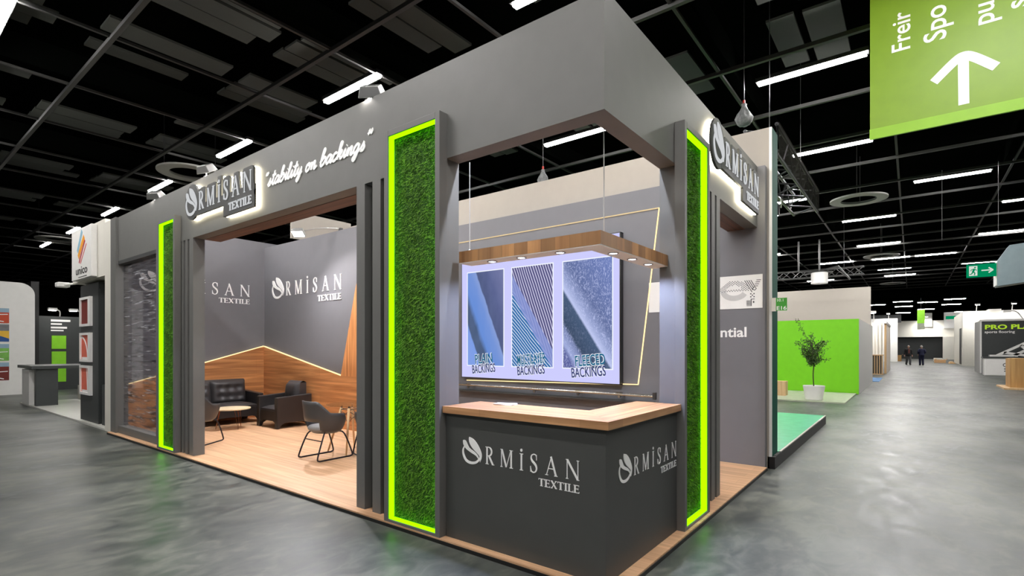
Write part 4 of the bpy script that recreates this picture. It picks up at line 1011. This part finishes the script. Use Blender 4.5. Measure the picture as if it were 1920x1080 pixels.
sg = thing('stand_number_sign', 'small green flag sign with stand number fixed to the green wall edge', 'sign', (4.41, -0.25, 2.1))
MB().box(4.40, 4.415, -0.335, -0.155, 2.09, 2.256).build('plate', M['sign_green'], sg)
MB().box(4.395, 4.42, -0.205, -0.15, 2.085, 2.26).build('holder', M['offwhite'], sg)
text_obj('number', 'E16', 0.05, FL(4.399, -0.21, 2.10), M['lettering'], sg, bold=0.01, ext=0.002, width=0.115)
text_obj('hall_number', '10.1', 0.036, FL(4.399, -0.212, 2.21), M['lettering'], sg, ext=0.002, width=0.07)

# ---- lime stand with tree
ls = thing('lime_stand', 'bright lime green stand block with white side and grey wall above', 'exhibition stand', (18, 2, 0))
MB().box(18.15, 18.2, -0.19, 9.0, 0.0, 2.585).build('lime_wall', M['lime_paint'], ls)
MB().box(18.2, 26.0, -0.19, -0.12, 0.0, 2.585).build('side_wall', M['white'], ls)
MB().box(18.2, 26.0, -0.12, 9.0, 2.5, 2.58).build('roof_panel', M['white'], ls)
MB().box(26.0, 26.15, -0.12, 9.0, 0.0, 4.42).build('grey_wall', paint('warm_grey_stand_wall', (170, 164, 154), 0.6, vary=0.01), ls)
fm = tag(MB().box(14.3, 18.1, -0.12, 6.0, 0.0, 0.035).build('floor_mat', M['plinth_mat']), 'thin pale floor mat in front of the lime wall', 'mat')
tree = thing('potted_tree', 'slim olive tree in white pot standing before the lime wall', 'potted tree', (14.7, 0.70, 0.035))
k = MB(); k.lathe([(0.20, 0.035), (0.225, 0.05), (0.295, 0.46), (0.28, 0.465), (0.26, 0.40)], (14.7, 0.7, 0), 32, caps=True); k.build('pot', M['white'], tree, smooth=True, autos=True)
k = MB(); k.lathe([(0.005, 0.42), (0.27, 0.41)], (14.7, 0.7, 0), 20); k.build('soil', M['soil'], tree)
tk = MB(); tk.tube(crv([(14.7, 0.70, 0.4), (14.7, 0.72, 0.8), (14.71, 0.70, 1.2), (14.7, 0.76, 1.7)], 4), 0.016, 8)
rt = random.Random(11); lf = MB(); bt = []
for i in range(40):
    a = rt.uniform(0, 2 * PI); z0 = rt.uniform(1.0, 1.72); l = rt.uniform(0.28, 0.60); up = rt.uniform(0.1, 1.6) if i > 3 else 1.3
    d = Vector((math.cos(a), math.sin(a) , up)).normalized()
    s0 = Vector((14.7, 0.72 + 0.04 * (z0 - 1.2), z0)); e0 = s0 + d * l
    if i == 0: e0 = Vector((14.7, 1.16, 2.45)); s0 = Vector((14.7, 0.85, 1.8))
    if i == 1: e0 = Vector((14.65, 1.20, 1.75))
    mid = (s0 + e0) / 2 + Vector((rt.uniform(-.05, .05), rt.uniform(-.05, .05), rt.uniform(0, .06)))
    pts = crv([tuple(s0), tuple(mid), tuple(e0)], 4); tk.tube(pts, [0.007 * (1 - 0.7 * j / (len(pts) - 1)) for j in range(len(pts))], 5, caps=False)
    for j in range(64):
        t_ = rt.uniform(0.15, 1.03); p = s0.lerp(e0, min(t_, 1)) + Vector((rt.gauss(0, .035), rt.gauss(0, .035), rt.gauss(0, .035)))
        q = Vector((rt.gauss(0, 1), rt.gauss(0, 1), rt.gauss(0, 1))).normalized(); r_ = q.cross(Vector((rt.gauss(0, 1), rt.gauss(0, 1), rt.gauss(0, 1)))).normalized()
        ll, ww = rt.uniform(0.04, 0.065), rt.uniform(0.010, 0.016)
        lf.add([p, p + q * ll * .5 + r_ * ww, p + q * ll, p + q * ll * .5 - r_ * ww], [(0, 1, 2, 3)])
tk.build('trunk', M['bark'], tree, smooth=True)
lf.build('foliage', M['leaf'], tree)
tag(MB().box(15.6, 16.0, 1.62, 1.95, 0.035, 0.5).build('wooden_stool', M['pale_wood']), 'small pale wooden block stool at left end of lime wall', 'stool')
# clutter of lamps and truss above the lime stand
truss('distant_truss', 'grey lattice truss spanning above the lime stand', (22, -0.1, 3.98 + 0.6), (22, 4.5, 4.58), (0, 0, 0.3), (0.3, 0, 0), 14, 0.02, 'alu_dark')
k = thing('drum_light', 'white drum shaped fitting with folded arms above the lime stand', 'lamp', (21, 1.3, 4.6))
d_ = MB(); d_.lathe([(0.30, 4.2), (0.30, 4.62), (0.28, 4.64)], (21.2, 1.35, 0), 28); d_.build('drum', M['white'], k)
d_ = MB()
for a, b_ in (((21.2, 1.9, 4.6), (21.2, 0.7, 4.85)), ((21.2, 0.7, 4.85), (21.2, 0.3, 4.3)), ((21.2, 1.35, 4.6), (21.2, 1.35, 6.0)), ((21.2, 2.1, 4.75), (21.2, 2.1, 6.0)), ((21.2, 2.1, 4.75), (21.2, 0.9, 4.65))): d_.tube([a, b_], 0.035, 8)
d_.build('arms', M['alu_dark'], k)
# ---- slatted stand further along
ss = thing('slatted_stand', 'white stand with upright slat screen along the left side of the right aisle', 'exhibition stand', (36, 0, 0))
MB().box(68.0, 68.3, -0.40, 6.0, 0, 4.8).build('tall_wall', M['white'], ss)
MB().box(35.6, 35.7, -0.28, 3.0, 0, 3.1).build('back_panel', M['offwhite'], ss)
for i in range(9):
    yy = -0.30 + 0.16 * i
    MB().box(35.3, 35.42, yy, yy + 0.05, 0.0, 3.05).build('slat', M['white'], ss)
for i in range(12):
    xx = 35.7 + 0.62 * i
    MB().box(xx, xx + 0.1, -0.42, -0.30, 0.0, 3.05).build('slat', M['white'] if i % 3 else M['pale_wood'], ss)
MB().box(35.3, 43.2, -0.43, -0.27, 3.05, 3.2).build('top_rail', M['white'], ss)
sc_ = thing('slatted_counter', 'small counter clad in upright pale wooden slats before the slat screen', 'counter', (34.3, 0, 0))
MB().box(34.2, 35.0, -0.26, 0.75, 0.05, 1.12).build('core', M['charcoal'], sc_); MB().box(34.12, 35.05, -0.30, 0.78, 1.12, 1.17).build('counter_top', M['pale_wood'], sc_); MB().box(34.12, 35.05, -0.30, 0.78, 0.0, 0.05).build('plinth', M['pale_wood'], sc_)
for i in range(9): MB().box(34.14, 34.2, -0.28 + 0.12 * i, -0.225 + 0.12 * i, 0.05, 1.12).build('slat', M['pale_wood'], sc_)
tag(MB().box(26.3, 30.0, -0.42, 1.0, 0.0, 0.02).build('carpet_patch', M['blue_floor']), 'blue carpet patch on the floor beyond the lime stand', 'carpet')
# ---- far end of the hall
fs = thing('far_stand', 'pale two storey stand front across the far end of the right aisle', 'exhibition stand', (86, -3, 0))
MB().box(86, 86.3, -8.6, 4.0, 3.0, 5.2).build('upper_front', M['offwhite'], fs); MB().box(85.9, 86, -0.5, 4.0, 5.0, 6.1).build('upper_panel', M['print_grey'], fs)
MB().box(85.8, 86, -7.6, -5.0, 4.1, 6.2).build('white_panel', M['white'], fs); MB().box(85.8, 86, -3.8, -2.6, 4.4, 6.2).build('white_panel', M['white'], fs)
MB().box(87.5, 87.7, -8.6, 4.0, 0, 3.0).build('recess_wall', M['charcoal'], fs); MB().box(85.6, 86.2, -7.0, -4.9, 0, 3.0).build('white_column', M['offwhite'], fs); MB().box(86.0, 86.3, 0.1, 1.6, 0, 3.0).build('white_column', M['offwhite'], fs)
MB().box(85.7, 85.8, -6.2, -5.2, 5.3, 5.7).build('sign_plate', M['exit_green'], fs)
gb = thing('far_banner', 'narrow bright green hanging banner far down the right aisle', 'banner', (60, -2.5, 4.4))
MB().prism(rc(2.05, 2.62, 3.9, 5.2), FL(60), 0, 0.02).build('fabric', M['far_lime'], gb); MB().prism(rc(2.05, 2.62, 3.3, 3.9), FL(60), 0, 0.02).build('lower_fabric', M['plinth_mat'], gb)
MB().tube([(60.0, -2.33, 5.2), (60.0, -2.33, 7.4)], 0.01, 5).build('suspension_cable', M['alu_dark'], gb)
rp = random.Random(5)
for k, (x, y, w_, d_, h_, m_) in enumerate(((70, 0.3, .9, .8, 1.0, 'cardboard'), (71, -0.7, .7, .7, .7, 'osb'), (74, -4.6, 2.2, 1.0, .35, 'offwhite'), (66, -4.4, 1.6, .9, .3, 'cardboard'), (62.5, -5.0, 2.0, .5, .2, 'pale_wood'))):
    nm = ('cardboard_box', 'plywood_crate', 'stacked_boards', 'open_carton', 'plank_pile')[k]
    lb_ = ('brown cardboard box on the floor left of the two walkers', 'small plywood crate in front of the brown box by the walkers', 'low pile of pale boards right of the two walkers', 'flat brown carton on the floor near the tall white stand', 'pale planks lying on floor against the tall white stand')[k]
    o = MB()
    if nm in ('stacked_boards', 'plank_pile'):
        for q in range(4): o.box(x + .08 * q, x + w_ + .05 * q, y + .05 * q, y + d_ - .03 * q, h_ * q / 4, h_ * (q + 1) / 4 - 0.01)
    else:
        o.box(x, x + w_, y, y + d_, 0, h_); o.prism([(0, h_), (0.18, h_ + .12), (0.2, h_ + .11), (0.02, h_)], FL(x, y + d_, 0), -w_, 0); o.prism([(d_, h_), (d_ + .14, h_ + .1), (d_ + .16, h_ + .09), (d_ + .02, h_)], FL(x, y + d_, 0), -w_, 0)
    tag(o.build(nm, M[m_]), lb_, 'box' if 'b' in nm[:2] or k in (0, 1, 3) else 'boards')
wt = thing('white_stand', 'tall plain white stand block with dark doorway right of the far aisle', 'exhibition stand', (60, -7, 0))
MB().box(56.0, 67.5, -9.6, -5.12, 0, 4.7).build('block', M['offwhite'], wt)
MB().box(57.5, 59.5, -5.12, -5.09, 0.1, 3.3).build('doorway', M['black'], wt); MB().box(55.97, 56.0, -6.7, -6.2, 1.3, 2.9).build('window_slot', M['charcoal'], wt); MB().box(56.5, 58.5, -7.6, -6.8, 4.7, 4.85).build('roof_unit', M['white'], wt)
pp = thing('black_sign_stand', 'black walled stand with lime lettering and white frame at right edge', 'exhibition stand', (40, -7, 0))
MB().box(40.0, 40.2, -11, -5.05, 0, 3.2).build('black_wall', M['charcoal'], pp)
k = MB(); k.box(39.95, 43.4, -5.05, -4.97, 0, 3.25); k.build('side_frame', M['white'], pp); k = MB(); k.box(39.9, 40.25, -11, -4.97, 3.2, 3.32); k.build('top_frame', M['white'], pp)
text_obj('sign_text', 'PRO PLAST EPP', 0.27, FL(39.99, -5.18, 2.72), M['lime_text'], pp, bold=0.03, ext=0.02, width=3.55)
text_obj('sign_subtext', 'sports flooring', 0.15, FL(39.99, -5.18, 2.48), M['lettering'], pp, bold=0.02, ext=0.02, width=1.35)
wc = thing('white_counter', 'white counter with dark top in front of the black sign wall', 'counter', (36.5, -5.6, 0))
MB().box(36.4, 37.4, -8.0, -4.87, 0.0, 1.0).build('body', M['white'], wc, bevel=0.05); MB().box(36.35, 37.45, -8.05, -4.82, 1.0, 1.06).build('counter_top', M['charcoal'], wc)
k = MB()
for i in range(3):
    for j in range(2): k.prism(arc(5.72 + .12 * i, .28 + .12 * j, .03, .03, 0, 330, 9), FL(36.4), 0, 0.01)
for z in ribbon(arc(5.85, .62, .2, .12, 60, 300, 10), .03): k.prism(z, FL(36.4), 0, 0.01)
k.prism(line((5.75, .62), (6.1, .42), .03), FL(36.4), 0, .01); k.build('printed_mark', M['text_black'], wc)
pw = thing('plywood_crate', 'large plywood crate on pale base at the right edge of the aisle', 'crate', (25, -5.2, 0))
MB().box(24.4, 25.6, -6.4, -4.62, 0.06, 1.18).build('box', M['osb'], pw); MB().box(23.9, 26.2, -6.8, -4.4, 0.0, 0.06).build('base_board', M['pale_wood'], pw)
ar = thing('white_ramp_frame', 'white diagonal lattice ramp frame behind the white counter', 'frame', (38.6, -6.3, 1.1))
k = MB(); f_ = FL(38.6)
for a, b_ in (((5.6, 1.12), (7.6, 2.35)), ((6.3, 1.12), (7.9, 2.1)), ((5.9, 1.3), (6.9, 1.12)), ((6.6, 1.72), (7.2, 1.12)), ((7.0, 1.95), (7.9, 1.12))): k.prism(line(a, b_, 0.13), f_, 0, 0.12)
k.box(38.5, 39.2, -6.5, -5.3, 1.06, 1.16); k.build('lattice', M['white'], ar)
k = thing('arm_lamp', 'small white arm lamp above the black sign wall', 'lamp', (40, -6.6, 3.3))
d_ = MB(); d_.tube(crv([(40.1, -6.9, 3.3), (40, -6.6, 3.75), (39.8, -6.2, 3.8)], 4), 0.03, 6); d_.build('arm', M['white'], k); d_ = MB(); d_.box(39.6, 39.9, -6.35, -6.0, 3.72, 3.84); d_.build('head', M['white'], k)

def stand_lamp(label, x, y, z, watts, aim):  # all but the slat screen lamp are added to brighten the far stands
    t = thing('arm_lamp', label, 'lamp', (x, y, z), 'arm lamps on the far stands')
    d_ = MB(); d_.tube(crv([(x, y, z), (x - 0.4, y, z + 0.45), (x - 1.0, y, z + 0.5)], 4), 0.03, 6); d_.build('arm', M['white'], t)
    d_ = MB(); d_.box(x - 1.3, x - 1.0, y - 0.16, y + 0.16, z + 0.44, z + 0.56); d_.build('head', M['white'], t)
    MB().box(x - 1.27, x - 1.03, y - 0.13, y + 0.13, z + 0.425, z + 0.44).build('lens', M['lamp_glass'], t)
    L = bpy.data.lights.new('stand_beam', 'SPOT'); L.energy = watts; L.color = (1.0, 0.97, 0.94); L.spot_size = R(150); L.spot_blend = 1.0; L.shadow_soft_size = 0.1
    o = bpy.data.objects.new('stand_beam', L); COL.objects.link(o); p = Vector((x - 1.15, y, z + 0.4)); o.location = p; o.rotation_euler = (Vector(aim) - p).to_track_quat('-Z', 'Y').to_euler()
stand_lamp('added white arm lamp brightening the tall white stand front, nearest the aisle', 56.1, -6.0, 4.7, 450, (56, -6.3, 1.0))
stand_lamp('added white arm lamp brightening the tall white stand front, away from the aisle', 56.1, -8.2, 4.7, 450, (56, -8.3, 1.0))
stand_lamp('added white arm lamp brightening the tall wall behind the slat screen', 68.1, 0.4, 4.8, 600, (68, 0.4, 1.0))
stand_lamp('added white arm lamp brightening the pale far stand front across the aisle end', 86.1, -3.2, 5.2, 1500, (85.5, -3.2, 1.0))
stand_lamp('white arm lamp on the top rail of the slat screen', 35.4, 0.2, 3.2, 200, (35, 0.1, 0.6))

# ================================================================== neighbours on the left
uw = thing('white_neighbour_stand', 'white neighbouring stand with coloured stripe logo at left end of the dark stand', 'exhibition stand', (0.5, 12, 0))
MB().box(0.0, 0.6, 10.24, 10.72, 0.0, 4.02).build('corner_post', M['offwhite'], uw)
MB().box(0.0, 0.55, 10.72, 13.0, 3.0, 4.10).build('fascia', M['offwhite'], uw)
MB().box(0.55, 5.0, 10.24, 10.32, 0.0, 4.02).build('party_wall', M['offwhite'], uw)
MB().box(0.0, 5.0, 10.72, 18.6, 0.0, 0.035).build('stand_floor', paint('pale_stand_floor', (206, 206, 198), 0.35), uw)
MB().box(0.10, 0.62, 11.55, 12.85, 0.035, 2.95).build('display_column', M['charcoal'], uw)
MB().box(0.45, 0.50, 10.72, 11.55, 0.035, 2.95).build('back_panel', M['charcoal'], uw)
MB().box(0.12, 0.45, 10.74, 11.4, 0.035, 0.85).build('cabinet', M['charcoal'], uw)
us = thing('stripe_logo_sign', 'white square sign with slanting coloured stripes above the neighbouring stand', 'sign', (0, 11.9, 3.5))
MB().prism(rc(-12.62, -11.2, 3.02, 4.06), FL(0.0), 0.0, 0.10).build('sign_board', M['white'], us, bevel=0.01)
fu = FL(-0.10)
for a, b_, w_, m_ in (((-12.16, 3.60), (-11.83, 4.0), .10, 'light_blue'), ((-12.10, 3.48), (-11.68, 3.86), .12, 'orange'), ((-12.05, 3.36), (-11.62, 3.78), .045, 'crimson'), ((-11.95, 3.34), (-11.52, 3.70), .035, 'pink')):
    k = MB(); k.prism(line(a, b_, w_), fu, 0, 0.004); k.build('stripe', M[m_], us)
text_obj('sign_text', 'unico', 0.17, FL(-0.10, 12.30, 3.12), M['text_black'], us, bold=0.01, ext=0.004, width=0.82)
k = MB(); k.prism(rc(-12.1, -11.5, 3.055, 3.066), fu, 0, .004); k.build('sign_underline', M['text_black'], us)
def framed(label, y0, z0, mats, kind):
    t = thing('framed_sample', label, 'framed picture', (0.1, y0, z0), 'framed track samples on the dark column')
    f_ = FL(0.10); w_, h_ = 0.78, 0.62; e = 0.05; k = MB(); k.step = 0.0006
    for q in (rc(-y0 - w_, -y0 - w_ + e, z0, z0 + h_), rc(-y0 - e * 3, -y0, z0, z0 + h_), rc(-y0 - w_ + e, -y0 - e * 3, z0, z0 + e), rc(-y0 - w_ + e, -y0 - e * 3, z0 + h_ - e, z0 + h_)): k.prism(q, f_, 0, 0.05)
    k.build('frame', M['white'], t)
    MB().prism(rc(-y0 - w_ + e, -y0 - 3 * e, z0 + e, z0 + h_ - e), f_, 0, 0.02).build('sample', M[mats], t)
    if kind:
        k = MB(); pth = arc(-y0 - w_ + e, z0 + e, 0.46, 0.48, 0, 90, 10) if kind == 1 else [(-y0 - 0.28, z0 + 0.1), (-y0 - 0.34, z0 + h_ - e)]
        for z in ribbon(pth, 0.04): k.prism(z, f_, 0.02, 0.025)
        k.prism(rc(-y0 - w_ + 2 * e, -y0 - 4 * e, z0 + e, z0 + 2 * e), f_, 0.02, 0.025); k.build('white_line', M['lettering'], t)
framed('top framed dark red sample on the dark column', 11.95, 2.06, 'burgundy', 0)
framed('middle framed coral sample with curved white line on the dark column', 11.95, 1.30, 'coral', 1)
framed('lowest framed coral sample with straight white line on the dark column', 11.95, 0.60, 'coral', 2)
tt = thing('bar_table', 'high dark bar table with panel leg on the white neighbouring stand', 'table', (0.6, 17.4, 0.035))
MB().box(-0.05, 1.3, 16.75, 18.6, 1.03, 1.11).build('table_top', M['charcoal'], tt); MB().box(0.05, 0.50, 16.85, 17.05, 0.035, 1.03).build('panel_leg', M['charcoal'], tt); MB().box(0.0, 0.15, 17.4, 18.3, 0.035, 1.0).build('white_leg', M['white'], tt)
bs = thing('white_bench', 'white stepped bench behind the dark bar table', 'bench', (1.6, 18.4, 0.035))
MB().box(1.30, 1.75, 14.2, 18.6, 0.035, 0.45).build('seat_step', M['offwhite'], bs); MB().box(1.75, 2.2, 14.2, 18.6, 0.035, 0.80).build('back_step', M['offwhite'], bs)
dwl = thing('dark_panel_wall', 'dark exhibition wall with pale text lines and lime cards on the left', 'partition wall', (3, 24, 0))
MB().box(1.28, 5.0, 24.0, 24.2, 0, 2.78).build('wall_panel', M['charcoal'], dwl)
k = MB(); f_ = FR(24.0)
for q in (rc(1.68, 2.25, 2.58, 2.66), rc(1.68, 2.0, 2.46, 2.52), rc(1.68, 2.15, 2.32, 2.39), rc(1.68, 2.05, 2.22, 2.27)): k.prism(q, f_, 0, 0.01)
k.build('text_lines', M['lettering'], dwl)
for z0, z1 in ((1.55, 2.05), (0.95, 1.45), (0.3, 0.85)): MB().prism(rc(1.70, 2.12, z0, z1), f_, 0, 0.03).build('lime_card', M['lime_panel'], dwl)
dw2 = MB(); dw2.box(1.06, 1.28, 23.6, 26, 0, 4.0); tag(dw2.build('black_column', M['black']), 'black column between rounded white wall and dark panel wall', 'column')
for k, (x, y) in enumerate(((1.75, 23.6), (2.35, 23.6))):
    t = thing('arm_spotlight', 'glaring arm spotlight above the dark panel wall, %s one' % ('left' if k == 0 else 'right'), 'spotlight', (x, 24.0, 2.8), 'arm spotlights over the dark panel wall')
    d_ = MB(); d_.tube(crv([(x + .2, 24.05, 2.78), (x + .15, 23.85, 2.98), (x - .1, y - .1, 3.02)], 4), 0.02, 6); d_.build('arm', M['white'], t)
    d_ = MB(); d_.box(x - .25, x + .0, y - .22, y - .05, 2.98, 3.06); d_.build('head', M['white'], t)
    MB().box(x - .22, x - .03, y - .2, y - .07, 2.96, 2.98).build('lens', M['lamp_glass'], t)
rw = thing('rounded_white_wall', 'white wall with rounded top corner carrying four sport prints at far left', 'partition wall', (-1, 22.6, 0))
prof = [(-4.0, 0.0), (0.98, 0.0), (0.98, 3.4)] + arc(0.58, 3.42, 0.4, 0.4, 0, 90, 8) + [(-4.0, 3.85)]
MB().prism(prof, FR(22.5), -0.4, 0.0).build('wall_body', M['white'], rw)
for k, (z0, z1, m_, lab, s) in enumerate(((2.42, 2.92, 'red_track', 'orange running track print, topmost of four on the rounded wall', 0), (1.80, 2.38, 'print_blue', 'blue court print with yellow corner on the rounded white wall', 1), (1.16, 1.72, 'print_green', 'green sports pitch print on the rounded white wall', 2), (0.50, 1.10, 'burgundy', 'dark red track print, lowest of four on the rounded wall', 3))):
    t = thing('wall_print', lab, 'picture', (-0.5, 22.5, z0), 'sport prints on the rounded white wall'); f_ = FR(22.5)
    MB().prism(rc(-1.2, 0.33, z0, z1), f_, 0, 0.015).build('print', M[m_], t)
    d_ = MB(); d_.prism(rc(-1.2, 0.33, z1 - 0.14 - 0.08 * (s == 1), z1), f_, 0.015, 0.018); d_.build('print_sky', M['print_sky' if s != 1 else 'print_grey'], t)
    d_ = MB()
    if s == 1: d_.prism([(-0.3, z0 + .36), (0.33, z0 + .36), (0.33, z0 + .1)], f_, 0.015, 0.018)
    else: d_.prism(line((-1.1, z1 - .2), (0.2, z0 + .05), 0.03), f_, 0.015, 0.018); d_.prism(line((-1.2, z0 + .2), (0.3, z0 + .3), 0.025), f_, 0.015, 0.018)
    d_.build('print_marking', M['print_yellow' if s == 1 else 'lettering'], t)
k = thing('arm_spotlight', 'white arm spotlight under the striped sign fascia', 'spotlight', (0, 13.0, 2.95))
d_ = MB(); d_.tube([(0.1, 13.01, 3.03), (-0.12, 13.4, 3.0)], 0.025, 6); d_.build('arm', M['white'], k); d_ = MB(); d_.box(-0.2, 0.02, 13.3, 13.55, 2.95, 3.06); d_.build('head', M['white'], k, bevel=0.02)

# ================================================================== the two walkers
def skin_mesh(name, pts, edges, rad, mat, parent, root=0, lv=2):
    me = bpy.data.meshes.new(name); off = WL[parent.name]; me.from_pydata(pts, edges, []); me.materials.append(mat)
    o = bpy.data.objects.new(name, me); COL.objects.link(o); o.parent = parent; WL[o.name] = off
    sk = o.modifiers.new('skin', 'SKIN'); sk.use_smooth_shade = True
    for i, v in enumerate(me.skin_vertices[0].data):
        v.radius = rad[i] if isinstance(rad[i], tuple) else (rad[i], rad[i]); v.use_root = (i == root)
    ss_ = o.modifiers.new('smoothing', 'SUBSURF'); ss_.levels = lv; ss_.render_levels = lv
    return o
def person(label, loc, rz, coat, trousers, coat_low, stride, hands):
    """local: faces +X"""
    t = thing('person', label, 'person', (0, 0, 0))
    s = stride
    P = [(0, 0, 0.95), (0, 0, 1.15), (0.0, 0, 1.36), (0.0, 0, 1.47), (0.04, 0, 1.55), (0.06, 0, 1.66), (0.055, 0, 1.74),
         (0, 0.10, 0.88), (0.04 + s * .35, 0.10, 0.48), (s * .55, 0.10, 0.09), (s * .55 + 0.15, 0.11, 0.03),
         (0, -0.10, 0.88), (0.05 - s * .15, -0.10, 0.48), (-s * .6, -0.10, 0.10), (-s * .6 + 0.15, -0.11, 0.03),
         (0, 0.16, 1.36), (-0.03, 0.26, 1.14), hands[0], (0, -0.16, 1.36), (-0.03, -0.26, 1.14), hands[1]]
    E = [(0, 1), (1, 2), (2, 3), (3, 4), (4, 5), (5, 6), (0, 7), (7, 8), (8, 9), (9, 10), (0, 11), (11, 12), (12, 13), (13, 14), (2, 15), (15, 16), (16, 17), (2, 18), (18, 19), (19, 20)]
    rad = [(0.10, .12), (0.09, .11), (0.09, .10), .055, .055, (0.10, .085), (0.07, .06), .065, .05, .04, .035, .065, .05, .04, .035, .045, .04, .033, .045, .04, .033]
    # fingers, five unequal chains from each palm
    for h in (17, 20):
        hx, hy, hz = P[h]; sg = 1 if h == 17 else -1
        palm = len(P); P.append((hx + 0.02, hy, hz - 0.07)); rad.append(.03); E.append((h, palm))
        for f, (dx, l) in enumerate(((-0.03, .06), (-0.01, .075), (0.012, .08), (0.032, .07))):
            i = len(P); P += [(hx + 0.02 + dx, hy, hz - 0.11), (hx + 0.03 + dx, hy - sg * .012, hz - 0.11 - l)]; rad += [.0085, .0075]; E += [(palm, i), (i, i + 1)]
        i = len(P); P += [(hx + 0.065, hy - sg * .02, hz - 0.06), (hx + 0.08, hy - sg * .02, hz - 0.10)]; rad += [.010, .008]; E += [(palm, i), (i, i + 1)]
    skin_mesh('body', P, E, rad, M['skin'], t)
    fc = MB(); fc.lathe([(0.004, 0.02), (0.014, 0.0), (0.012, -0.014), (0.004, -0.016)], (0.155, 0, 1.645), 10)
    for s_ in (-1, 1): fc.lathe([(0.004, -0.012), (0.018, 0.0), (0.02, 0.02), (0.004, 0.03)], (0.05, 0.092 * s_, 1.65), 8)
    fc.build('ears_and_nose', M['skin'], t, smooth=True)
    ey = MB()
    for s_ in (-1, 1): ey.lathe([(0.002, -0.008), (0.009, 0.0), (0.002, 0.008)], (0.143, 0.034 * s_, 1.675), 8)
    ey.prism(rc(-0.025, 0.025, 1.605, 1.612), ((0.14, 0, 0), (0, 1, 0), (0, 0, 1), (1, 0, 0)), 0, 0.012); ey.build('eyes_and_mouth', M['text_black'], t)
    hr = MB(); hr.grid(16, 8, lambda u, v: (0.035 + (0.105 * math.cos(2 * PI * u) * math.sin(PI / 2 * v) - 0.02 * v), 0.098 * math.sin(2 * PI * u) * math.sin(PI / 2 * v), 1.685 + 0.105 * math.cos(PI / 2 * v) - (0.06 * v if math.cos(2 * PI * u) < 0.3 else 0))); hr.build('hair', M['hair'], t, smooth=True)
    # clothes: trousers and coat as closed skins a little larger than the body
    tr_ = MB()
    for sg, hp, kn, an in ((1, P[7], P[8], P[9]), (-1, P[11], P[12], P[13])):
        tr_.tube(crv([(hp[0], hp[1] * 0.85, 0.97), hp, kn, (an[0], an[1], 0.06)], 4), [.115] * 4 + [.115, .112, .105, .098] + [.09, .085, .08, .076] + [.072], 12)
    tr_.build('trousers', M[trousers], t, smooth=True)
    c_ = MB(); top = 1.47; N_ = 24
    prof = [(coat_low, .165, .215), (coat_low + .12, .16, .205), (1.0, .15, .195), (1.15, .145, .19), (1.3, .145, .205), (1.40, .135, .215), (1.45, .11, .15), (1.475, .075, .085), (1.50, .07, .075)]
    vs = [(0.015 + a * math.cos(2 * PI * q / N_), b_ * math.sin(2 * PI * q / N_), z) for z, a, b_ in prof for q in range(N_)]
    fs = [(r * N_ + q, r * N_ + (q + 1) % N_, (r + 1) * N_ + (q + 1) % N_, (r + 1) * N_ + q) for r in range(len(prof) - 1) for q in range(N_)]
    c_.add(vs, fs + [tuple(range(N_))[::-1]])
    for sg, h in ((1, hands[0]), (-1, hands[1])):
        c_.tube(crv([(0.0, 0.13 * sg, 1.40), (-0.01, 0.20 * sg, 1.36), (-0.03, 0.265 * sg, 1.14), (h[0], h[1], h[2] + 0.02)], 4), [.085] * 4 + [.08] * 4 + [.062] * 4 + [.052], 12)
    c_.build('coat', M[coat], t, smooth=True)
    if coat == 'coat_black':
        MB().prism([(-0.05, 1.05), (0.05, 1.05), (0.06, 1.45), (-0.06, 1.45)], ((0.155, 0, 0), (0, 1, 0), (0, 0, 1), (1, 0, 0)), 0, 0.03).build('shirt_front', M['shirt'], t)
    for k_, i in enumerate((9, 13)):
        x, y, z = P[i]; sh = MB(); sh.grid(10, 6, lambda u, v: (x + 0.05 + 0.15 * math.cos(PI * v) , y + 0.05 * math.sin(PI * v) ** 0.6 * math.cos(2 * PI * u), max(0.0, z - 0.05 + 0.05 * math.sin(PI * v) ** 0.6 * math.sin(2 * PI * u)))); sh.build('shoe', M['black'], t, smooth=True)
    return place(t, loc, rz)
person('person in black coat and grey trousers walking towards the viewer down the aisle', (56.6, -1.38, 0), R(200), 'coat_black', 'trouser_grey', 0.80, 0.25, ((0.02, 0.30, 0.90), (0.0, -0.30, 0.90)))
person('person in dark navy suit seen from behind, right of the black coated walker', (55.7, -2.33, 0), R(20), 'navy', 'navy', 0.84, 0.05, ((0.16, 0.20, 1.02), (0.16, -0.20, 1.02)))
